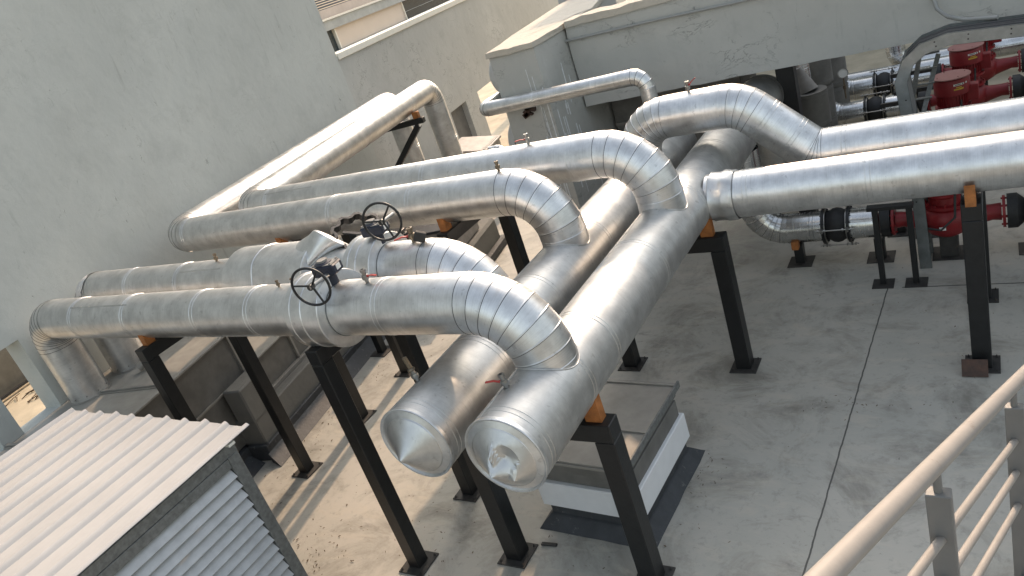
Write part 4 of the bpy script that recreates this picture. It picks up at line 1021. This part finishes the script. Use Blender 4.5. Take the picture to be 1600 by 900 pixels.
bm = bmesh.new(); box2(bm, (BX-.05,RY0,RZ-.118), (BX+.03,BY+.02,RZ-.03), .004); box2(bm, (BX-.02,RY0,RZ-.20), (BX+.035,BY-.09,RZ-.12), .003); finish(bm, 'top_rail', M['galv'], t, smooth=0)
for y in (BY-.03, 1.05, -.4):
    bm = bmesh.new(); box2(bm, (RX0+.1,y-.03,RZ-.029), (RX1+.01,y+.03,RZ-.006), .003); finish(bm, 'purlin', M['lip'], t, smooth=0)
bm = bmesh.new()
z = RZ-.24; k = 0
while z > .1:
    box(bm, (BX+.0, (BY-.09+.25)/2, z), (.012, BY-.09-.25, .12), Matrix.Rotation(rad(-38),3,'Y'), .002); z -= .094; k += 1
lv = finish(bm, 'louvre_panel', M['louver'], t, smooth=0)
bm = bmesh.new()
z = RZ-.24
while z > .1:
    box(bm, (BX+.0, (.15-.9)/2, z), (.012, 1.05, .12), Matrix.Rotation(rad(-38),3,'Y'), .002); z -= .094
finish(bm, 'louvre_panel', M['louver'], t, smooth=0)
bm = bmesh.new(); z = RZ-.24
while z > .1:
    box(bm, ((RX0+.23+BX-.05)/2, BY-.03, z), (BX-.05-RX0-.23, .012, .105), Matrix.Rotation(rad(-38),3,'X'), .002); z -= .082
finish(bm, 'louvre_panel', M['louver'], t, smooth=0)
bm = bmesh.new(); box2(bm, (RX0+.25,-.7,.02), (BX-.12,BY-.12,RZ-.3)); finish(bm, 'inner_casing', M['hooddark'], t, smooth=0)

# ------------------------------------------------------------------ duct work against the tall wall
dk = thing('air_duct', 'grey sheet metal duct along the foot of the tall wall', 'duct', W(6,-8.5,0))
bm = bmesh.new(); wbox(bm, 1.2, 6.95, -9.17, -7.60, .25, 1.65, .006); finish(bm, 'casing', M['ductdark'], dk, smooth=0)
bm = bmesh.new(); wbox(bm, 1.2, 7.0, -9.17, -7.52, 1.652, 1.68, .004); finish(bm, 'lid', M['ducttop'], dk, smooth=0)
for s in (3.3, 4.75, 5.75):
    bm = bmesh.new(); wbox(bm, s-.02, s+.02, -9.17, -7.51, 1.681, 1.715, .004); wbox(bm, s-.05, s-.035, -9.17, -7.515, 1.681, 1.695); finish(bm, 'seam_flange', M['duct'], dk, smooth=0)
    bm = bmesh.new(); wbox(bm, s-.02, s+.02, -7.599, -7.565, .3, 1.65, .003); finish(bm, 'seam_flange', M['duct'], dk, smooth=0)
bm = bmesh.new(); wbox(bm, 5.8, 6.9, -7.599, -7.57, 1.02, 1.05, .003); wbox(bm, 6.93, 6.97, -7.62, -7.56, .9, 1.65, .003); finish(bm, 'edge_angle', M['duct'], dk, smooth=0)
d2 = thing('lower_air_duct', 'lower stepped duct section on the concrete plinth', 'duct', W(9,-8.2,0))
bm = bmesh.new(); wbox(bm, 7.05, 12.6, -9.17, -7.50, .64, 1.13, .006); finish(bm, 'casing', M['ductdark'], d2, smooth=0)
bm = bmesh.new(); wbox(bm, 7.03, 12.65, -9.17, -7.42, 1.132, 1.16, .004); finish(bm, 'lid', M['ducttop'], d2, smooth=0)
for s in (7.9, 9.4, 10.9):
    bm = bmesh.new(); wbox(bm, s-.02, s+.02, -9.17, -7.41, 1.161, 1.19, .003); wbox(bm, s-.02, s+.02, -7.499, -7.46, .66, 1.13, .003); finish(bm, 'seam_flange', M['duct'], d2, smooth=0)
bm = bmesh.new(); wbox(bm, 7.05, 12.6, -7.499, -7.43, .602, .655, .003); finish(bm, 'edge_angle', M['duct'], d2, smooth=0)
bm = bmesh.new(); wbox(bm, 6.42, 13.2, -9.17, -7.26, 0, .60, .015); wbox(bm, 6.42, 6.96, -7.56, -7.26, .55, 1.08, .02); pl = finish(bm, 'duct_plinth', M['cement'], smooth=0); tag(pl, 'grey cement plinth under the duct beside the tall wall', 'plinth')
bm = bmesh.new(); wbox(bm, 1.2, 6.40, -7.64, -7.52, .0, .24, .01); wbox(bm, 6.36, 13.25, -7.25, -7.20, 0, .24, .01); wbox(bm, 6.34, 6.41, -7.6, -7.2, 0, .24, .01); finish(bm, 'bitumen_skirting', M['tar'], pl, smooth=0)
bm = bmesh.new()
def fillet(bm, s0, s1, t, w, h):
    v = [W(s0,t,.002), W(s1,t,.002), W(s1,t+w,.002), W(s0-.1,t+w,.002)]; w_ = [W(s0,t,h), W(s1,t,h)]
    a = [bm.verts.new(q) for q in v]; b = [bm.verts.new(q) for q in w_]
    bm.faces.new([a[3],a[2],b[1],b[0]]); bm.faces.new([a[0],a[3],b[0]]); bm.faces.new([a[2],a[1],b[1]]); bm.faces.new([a[1],a[0],b[0],b[1]]); bm.faces.new(a)
fillet(bm, 6.3, 13.25, -7.20, .22, .14); fillet(bm, 1.2, 6.3, -7.52, .2, .14)
finish(bm, 'skirting_fillet', M['tar'], pl, smooth=0)
# small stub on the duct top between the two pipe drops
bm = bmesh.new(); cyl(bm, W(6.15,-8.35,1.68)+V((0,0,.06)), W(6.3,-8.25,1.68)+V((0,0,.12)), .055, 18); o = finish(bm, 'spigot', M['duct'], dk, smooth=30)
for (x, y) in ((-9.80,CY),(-9.86,DY)):
    bm = bmesh.new(); lathe(bm, [(BR+.002,0),(BR+.03,0),(BR+.03,.006),(BR+.002,.012)], (x,y,1.682), (0,0,1), 40)
    for k in range(10): lathe(bm, [(.008,0),(.008,.012),(0,.012)], (x+(BR+.004)*cos(k*.63), y+(BR+.004)*sin(k*.63), 1.74), (cos(k*.63),sin(k*.63),0), 6)
    finish(bm, 'floor_collar', M['duct'], dk, smooth=30)
# far rooftop unit with hood behind the second pipe
t = thing('rooftop_hood', 'dark hooded duct unit on a grey plinth behind the second pipe', 'duct', (-9,10,0))
RU = Matrix.Rotation(rad(11),3,'Z')
def ub(nm, m, c, s, bev=.006, R=None):
    bm = bmesh.new(); box(bm, c, s, (R or RU), bev); return finish(bm, nm, m, t, smooth=0)
ub('plinth', M['cement'], (-8.75,10.25,.35), (1.45,1.7,.5), .05)
ub('skirting', M['tar'], (-8.75,10.25,.09), (1.62,1.86,.18), .03)
ub('duct_body', M['dust'], (-8.65,10.0,.85), (1.15,1.1,.46))
ub('duct_flange', M['hooddark'], (-8.65,10.0,1.10), (1.22,1.16,.05))
ub('hood', M['hooddark'], (-9.35,9.0,.95), (1.2,.9,.5), .02)
ub('hood_top', M['hooddark'], (-9.3,8.95,1.22), (1.35,1.05,.05), .01, RU @ Matrix.Rotation(rad(-8),3,'Y'))
# low dark runs at foot of parapet behind wall pipes
bm = bmesh.new()
for k in range(3): wbox(bm, 13.2, 18.8, -8.9+k*.35, -8.75+k*.35, .25+.04*k, .32+.04*k)
wbox(bm, 13.0, 18.9, -9.17, -7.9, .0, .22)
o = finish(bm, 'pipe_trench_cover', M['ductdark'], smooth=0); tag(o, 'dark metal runs at the parapet foot behind the bracket', 'duct')
# little box with steel elbow
t = thing('vent_box', 'small grey vent box with sloping pale lid beside the wall pipe drops', 'vent box', (-10.3,14.1,0))
ub2 = lambda nm, m, c, s, R=RU, bev=.006: finish((lambda b_: (box(b_, c, s, R, bev), b_)[1])(bmesh.new()), nm, m, t, smooth=0)
ub2('casing', M['duct'], (-10.2,14.1,.62), (.9,1.0,1.24))
ub2('lid', M['dust'], (-10.2,14.1,1.28), (1.0,1.1,.05), RU @ Matrix.Rotation(rad(10),3,'Y'))
t = thing('vent_elbow', 'shiny steel elbow vent beside the small grey box', 'vent pipe', (-9.4,14.1,0))
pipe(t, [(-9.7,13.9,1.12),(-9.35,13.9,1.12),(-9.35,13.9,.1)], .14, .11, M['steel'], joints=(), gores=4, seg=28, cap0=True)

# shapes beyond the low opening at the left
t = thing('rooftop_chiller', 'dark boxed rooftop unit seen through the opening at the left', 'air unit', W(7.4,-13.4,0))
bm = bmesh.new(); wbox(bm, 6.2, 8.6, -15.6, -13.1, .9, 2.1, .01); finish(bm, 'casing', M['ductdark'], t, smooth=0)
bm = bmesh.new(); wbox(bm, 6.1, 8.7, -15.7, -13.0, 2.101, 2.16, .01); finish(bm, 'lid', M['galv'], t, smooth=0)
bm = bmesh.new(); wbox(bm, 8.72, 8.80, -15.2, -13.2, .9, 2.3); wbox(bm, 6.1, 8.8, -13.0, -12.93, 1.0, 1.04); finish(bm, 'frame', M['hooddark'], t, smooth=0)
bm = bmesh.new(); wbox(bm, 3.0, 13, -18, -9.5, .55, .95); o = finish(bm, 'outer_ledge', M['sandfloor'], smooth=0); tag(o, kind='structure')
bm = bmesh.new(); random.seed(3)
for k in range(16):
    a = random.random()*pi; c = W(7.3+random.uniform(-.25,.25), -12.4+random.uniform(-.35,.35), .96); L_ = random.uniform(.12,.4)
    tube(bm, [c+V((cos(a),sin(a),0))*-L_/2, c+V((.02,.01,.03)), c+V((cos(a),sin(a),.1))*L_/2], .008, 5)
o = finish(bm, 'twig_heap', M['leaf'], smooth=0); tag(o, 'dry twigs lying on the sunny ledge beyond the left opening', 'twigs')

# ------------------------------------------------------------------ boxed roof hatch below the fat pipes
t = thing('roof_vent_box', 'white banded vent box with slanted grey hood under the dented pipe', 'vent box', (-3.3,5.05,0))
RB = Matrix.Rotation(rad(-3),3,'Z'); bc = V((-3.28,5.06,0))
def bb(nm, m, c, s, bev=.004): 
    bm = bmesh.new(); box(bm, bc+RB@V(c), s, RB, bev); return finish(bm, nm, m, t, smooth=0)
def frus(nm, m, s0, s1, z0, z1):
    bm = bmesh.new(); vs = []
    for (sx, sy), z in ((s0,z0),(s1,z1)): vs.append([bm.verts.new(bc+RB@V((a*sx/2,b*sy/2,z))) for a, b in ((-1,-1),(1,-1),(1,1),(-1,1))])
    bm.faces.new(vs[0][::-1]); bm.faces.new(vs[1])
    for i in range(4): bm.faces.new([vs[0][i],vs[0][(i+1)%4],vs[1][(i+1)%4],vs[1][i]])
    bmesh.ops.subdivide_edges(bm, edges=bm.edges[:], cuts=6, use_grid_fill=True)
    for v in bm.verts: v.co += V((noise.noise(v.co*7),noise.noise(v.co*7+V((4,0,0))),0))*.014
    return finish(bm, nm, m, t, smooth=50)
frus('skirting_fillet', M['tar'], (1.22,1.38), (1.0,1.14), .002, .12)
bb('skirting', M['tar'], (0,0,.15), (.98,1.12,.26), .01)
bb('insulation_band', M['white'], (0,0,.385), (1.06,1.2,.29), .008)
bb('neck', M['ductdark'], (0,0,.62), (.99,1.12,.18))
bb('hood_lid', M['duct'], (.01,.0,.83), (1.0,1.3,.03), .004)
bb('hood_side', M['ductdark'], (0,0,.76), (.96,1.24,.10))
for yy in (-.62,-.12,.60): bb('hood_seam', M['duct'], (.01,yy,.853), (1.0,.03,.016), .002)
bb('hood_edge', M['galv'], (.515,0,.825), (.02,1.34,.07), .002)

# ------------------------------------------------------------------ loose bits on the floor
random.seed(11); bm = bmesh.new()
def leafy(cx_, cy_, sx, sy, n, sz=(.005,.024)):
    for k in range(n):
        x = random.gauss(cx_, sx); y = random.gauss(cy_, sy); L_ = random.uniform(*sz); w = L_*random.uniform(.12,.5); a = random.random()*pi
        z = .003+random.random()*.006
        c_, s_ = cos(a), sin(a)
        vs = [bm.verts.new((x+c_*u*L_-s_*v_*w, y+s_*u*L_+c_*v_*w, z+zz)) for u, v_, zz in ((-1,0,0),(0,-1,.004),(1,0,random.random()*.012),(0,1,.004))]
        bm.faces.new(vs)
leafy(-6.3,3.55,.25,.22,70); leafy(-6.0,4.2,.6,.5,60,(.005,.02)); leafy(-8.0,5.0,.25,.6,60,(.006,.03)); leafy(-8.1,6.9,.2,.7,45,(.006,.025)); leafy(-7.5,7.9,.3,.3,20,(.006,.03))
leafy(-1.2,6.55,.45,.08,26,(.008,.018)); leafy(-2.55,5.2,.12,.35,45,(.004,.016)); leafy(-3.2,4.2,.5,.2,25,(.004,.018)); leafy(-2.0,7.5,1.2,1.0,50,(.004,.014)); leafy(-5.0,3.9,.5,.3,35,(.005,.02))
o = finish(bm, 'leaf_litter', M['leaf'], smooth=0, recalc=False); tag(o, 'scattered dry leaves and grit on the roof floor', 'leaf litter', kind='stuff')
bm = bmesh.new(); box(bm, (-3.72,4.22,.012), (.16,.035,.02), Matrix.Rotation(.1,3,'Z'), .003); o = finish(bm, 'metal_offcut', M['plate'], smooth=0); tag(o, 'short dark metal offcut lying by the white banded box', 'scrap metal')
